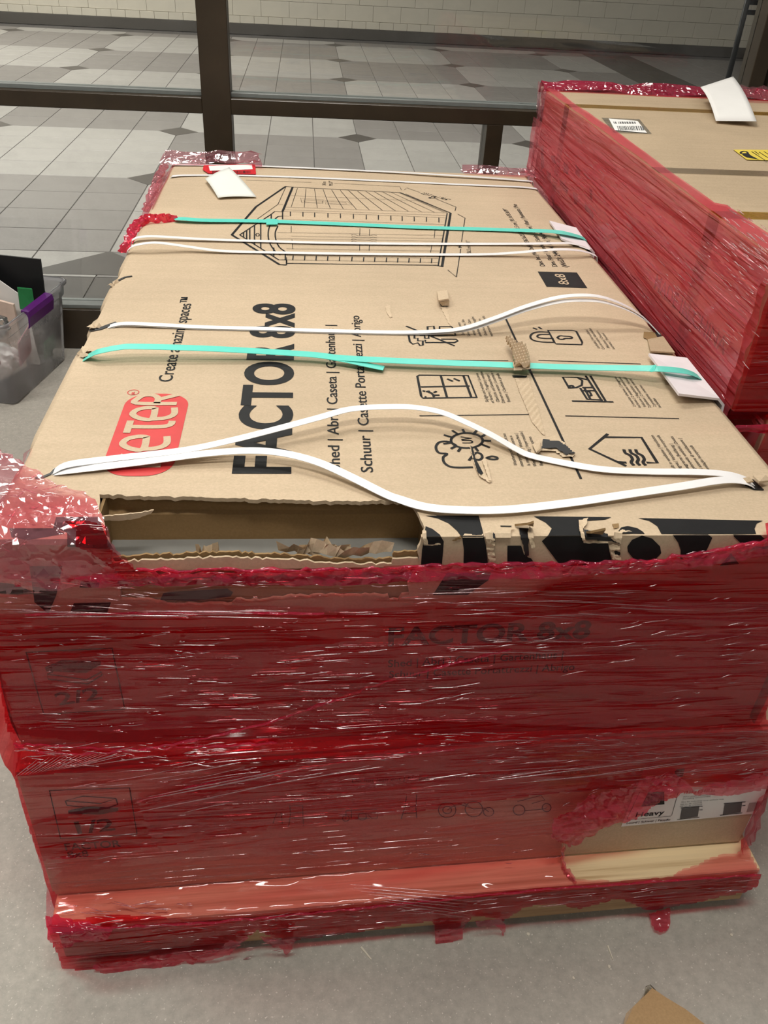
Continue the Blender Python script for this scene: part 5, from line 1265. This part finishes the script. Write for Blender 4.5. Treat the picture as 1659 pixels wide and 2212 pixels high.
# ================================================================== TOTE (left, by the glass)
tt = empty('storage_tote', (-0.545, 2.10, 0), -0.216); tag(tt, 'milky clear storage tote with purple latch, full of odds and ends', 'tote')
def ringmesh(levels, x0, y0_, y1__, rad):
    """stacked rounded-rectangle loops: (z, inset)"""
    V = []; Fc = []; n = 28
    for z, ins in levels:
        ax, bx, ay, by = x0+ins, -ins, y0_+ins, y1__-ins; r_ = max(.004, rad-ins*.3)
        for k_ in range(n):
            qd = k_//7; a = math.radians(qd*90+(k_ % 7)*15)
            cx_ = bx-r_ if qd in (0, 3) else ax+r_; cy_ = by-r_ if qd in (0, 1) else ay+r_
            V.append((cx_+r_*math.cos(a), cy_+r_*math.sin(a), z))
    for l in range(len(levels)-1):
        for k_ in range(n): k2 = (k_+1) % n; Fc.append((l*n+k_, l*n+k2, (l+1)*n+k2, (l+1)*n+k_))
    return V, Fc, n
LV = [(.003, .034), (.01, .030), (.15, .016), (.262, .006), (.264, .000), (.300, -.004), (.304, -.012), (.316, -.014), (.318, -.006), (.305, .002)]
V, Fc, n = ringmesh(LV, -.60, -.235, .235, .035)
Fc.append(tuple(range(n-1, -1, -1)))
pydata('tub', V, Fc, M['tote'], tt, True)
lat = bmesh.new()
prof = [(.004, .322), (.030, .318), (.034, .300), (.026, .262), (.018, .255), (.022, .266), (.026, .298), (.022, .310), (.004, .315)]
V = []; Fc = []
for yv in (-.105, .075):
    for a, b in prof: V.append((a-.004, yv, b))
m_ = len(prof)
for k_ in range(m_): Fc.append((k_, (k_+1) % m_, m_+(k_+1) % m_, m_+k_))
Fc += [tuple(range(m_-1, -1, -1)), tuple(m_+k_ for k_ in range(m_))]
lat.free(); pydata('latch', V, Fc, M['purple'], tt)
# contents
def in_tote(x, y, z): c_, s_ = math.cos(-.216), math.sin(-.216); return (-0.545+x*c_-y*s_, 2.10+x*s_+y*c_, z)
def card(name, pts, th, mat, label, cat):
    o = slab(name, [in_tote(*p) for p in pts], th, mat); tag(o, label, cat); return o
card('black_board', [(-.50, .060, .10), (-.035, .105, .05), (-.020, .120, .425), (-.50, .075, .445)], .008, M['black'], 'black board standing upright in the storage tote', 'board')
card('white_card', [(-.30, .035, .06), (-.06, .05, .04), (-.072, .055, .300), (-.30, .04, .47)], .004, M['paper'], 'white card with slanted edge leaning on the black board', 'card')
card('cream_folder', [(-.40, .006, .05), (-.10, .014, .04), (-.10, .020, .285), (-.40, .010, .345)], .012, M['skin_card'], 'cream folder in the storage tote beside the white card', 'folder')
card('photo_packet', [(-.034, -.120, .115), (-.034, -.030, .135), (-.024, -.030, .235), (-.024, -.120, .205)], .004, M['pink'], 'pink printed packet pressed against the tote wall', 'packet')
card('green_card', [(-.040, .060, .06), (-.040, .140, .07), (-.030, .140, .130), (-.030, .060, .125)], .004, M['green'], 'dark green card seen through the lower tote wall', 'card')
def bagmesh(name, c, s, mat, label, seed):
    bm = bmesh.new(); bmesh.ops.create_icosphere(bm, subdivisions=4, radius=1.0)
    for v in bm.verts:
        p = v.co; d = 1+.35*float(vnoise(p.x*2.2+seed, p.y*2.2+p.z*1.7, seed))+.22*float(vnoise(p.x*6+seed, p.y*6+p.z*5, seed+2))
        v.co = Vector(in_tote(c[0]+p.x*s[0]*d, c[1]+p.y*s[1]*d, c[2]+p.z*s[2]*d))
    o = frombm(name, bm, mat, None); tag(o, label, 'bag'); return o
bagmesh('plastic_bag', (-.15, -.085, .245), (.085, .060, .045), M['bag'], 'crumpled clear plastic bag on top of the tote contents', 3)
bagmesh('pink_pouch', (-.20, -.190, .16), (.12, .014, .05), M['pink'], 'dull pink pouch behind the tote wall', 7)
sp = card('green_roll', [(-.075, .02, .27), (-.035, .05, .27), (-.035, .055, .335), (-.075, .03, .345)], .02, M['green'], 'green and clear packet sticking up behind the purple latch', 'packet')

bagmesh('filler_pouch', (-.145, -.085, .11), (.085, .068, .07), M['paper'], 'white filler pouch added to brighten the storage tote', 11)  # invented pale filler, put close behind the wall to brighten the tote
# ================================================================== SMALL THINGS
# black metal stand out in the concourse
ms = empty('metal_stand', (2.20, 3.0, 0)); tag(ms, 'black metal display stand in the concourse behind the glass', 'stand')
tube('post', [(0, 0, 0), (-.003, 0, 1.75)], .012, M['black'], ms); tube('post', [(.42, 0, 0), (.42, 0, 1.75)], .012, M['black'], ms)
for z in (1.250, 1.285): box('crossbar', 0, .42, -.008, .008, z-.009, z+.009, M['black'], ms)
box('foot', -.02, .44, -.18, .18, 0, .015, M['black'], ms, .003)
pb = box('poster', .015, .405, -.006, -.002, 1.30, 1.74, M['pink'], ms)
# cardboard corner on the floor, bottom right
so = empty('cardboard_scrap', (1.0, -0.27, 0)); tag(so, 'brown cardboard piece under clear tape on the floor in front of the pallet', 'cardboard')
A0 = onz(1403,2137,0.02); 
def fz(px, py, z): q_ = onz(px, py, z); return (q_[0]-1.0, q_[1]+.27, q_[2])
slab('board', [fz(1403,2146,.022), fz(1432,2166,.022), fz(1475,2192,.022), fz(1530,2235,.022), fz(1480,2330,.020), fz(1330,2330,.018), fz(1340,2235,.020), fz(1362,2188,.022), fz(1388,2162,.022)], .020, M['scrap'], so)
slab('tape_wrap', [fz(1398,2134,.026), fz(1412,2136,.026), fz(1434,2158,.026), fz(1490,2188,.026), fz(1545,2240,.026), fz(1500,2330,.024), fz(1415,2330,.024), fz(1412,2190,.027), fz(1390,2180,.026), fz(1384,2158,.026)], .001, M['bag'], so)
slab('tape_wrap', [fz(1394,2132,.030), fz(1404,2128,.032), fz(1416,2140,.029), fz(1418,2152,.028), fz(1404,2160,.030), fz(1390,2156,.028)], .003, M['tape_clear'], so)
slab('tape_wrap', [fz(1352,2190,.025), fz(1386,2156,.025), fz(1400,2136,.025), fz(1408,2150,.026), fz(1386,2172,.026), fz(1350,2235,.024), fz(1340,2240,.024)], .001, M['kraft2'], so)
def stick(px0, px1, wd, label, mat='speck'):
    a = onz(*px0, 0.002); b = onz(*px1, 0.002); t = (b-a); L_ = np.linalg.norm(t); t /= L_; s_ = np.array((-t[1], t[0], 0))*wd/2
    o = slab('wood_splinter', [a-s_, b-s_*.6, b+s_*.6, a+s_], .002, M[mat], None, (0, 0, 1)); tag(o, label, 'splinter', 'splinters on the floor'); return o
stick((780,2045),(802,2072), .0035, 'pale wood splinter on the floor left of the pallet front centre')
stick((1313,2042),(1324,2072), .0025, 'thin white splinter on the floor to the right, in front of the pallet')
def chip(px, py, r_, label):
    c = onz(px, py, .0015); rnd = random.Random(int(px)); pts = [(c[0]+r_*rnd.uniform(.6, 1.1)*math.cos(a), c[1]+r_*rnd.uniform(.6, 1.1)*math.sin(a), c[2]+.0005) for a in np.linspace(0, 5.4, 7)]
    o = slab('floor_chip', pts, .002, M['speck'], None, (0, 0, 1)); tag(o, label, 'chip', 'pale chips on the floor')
chip(1141,2018,.0035,'white chip on the concrete just in front of the pallet'); chip(1316,2088,.0035,'white chip on the concrete below the thin splinter'); chip(1580,2019,.003,'white chip on the concrete near the right border'); chip(1239,2112,.0028,'white chip on the concrete above the cardboard scrap')

cs = []
def sidesurf(U, V): return onplane(U, V, (XR-.026, 0, 0), (-1, 0, 0))
for x0, x1, ya, yb, n_ in ((1560, 1659, 440, 540, 46), (1500, 1659, 520, 640, 40), (1380, 1640, 520, 860, 70), (1260, 1420, 480, 660, 26), (1200, 1500, 240, 480, 24)):
    for _ in range(n_):
        x = _cr.uniform(x0, x1); y = _cr.uniform(ya, yb)
        an = math.degrees(math.atan2(y+197, x-655)); cs.append((x, y, _cr.uniform(7, 34), an+_cr.uniform(-5, 5), _cr.uniform(.0006, .0013)))
creases([c for c in cs if 0.62*(c[0]-1198)+205 < c[1] < 1.19*(c[0]-1160)+395 and c[1] < 886-3.4*(c[0]-1585)], sidesurf, rf, .002, 7, (-1, 0, 0))
def facesurf(U, V): return onplane(U, V, (0, YR0-.014, 0), (0, -1, 0))
creases([(x, y, ln, -4+_cr.uniform(-2, 2), _cr.uniform(.0006, .0011)) for x, y, ln in [(1605+_cr.uniform(0, 60), 660+i*11+_cr.uniform(-4, 4), _cr.uniform(20, 90)) for i in range(20)] if x > 1585+(886-y)*.29], facesurf, rf, .002, 8)
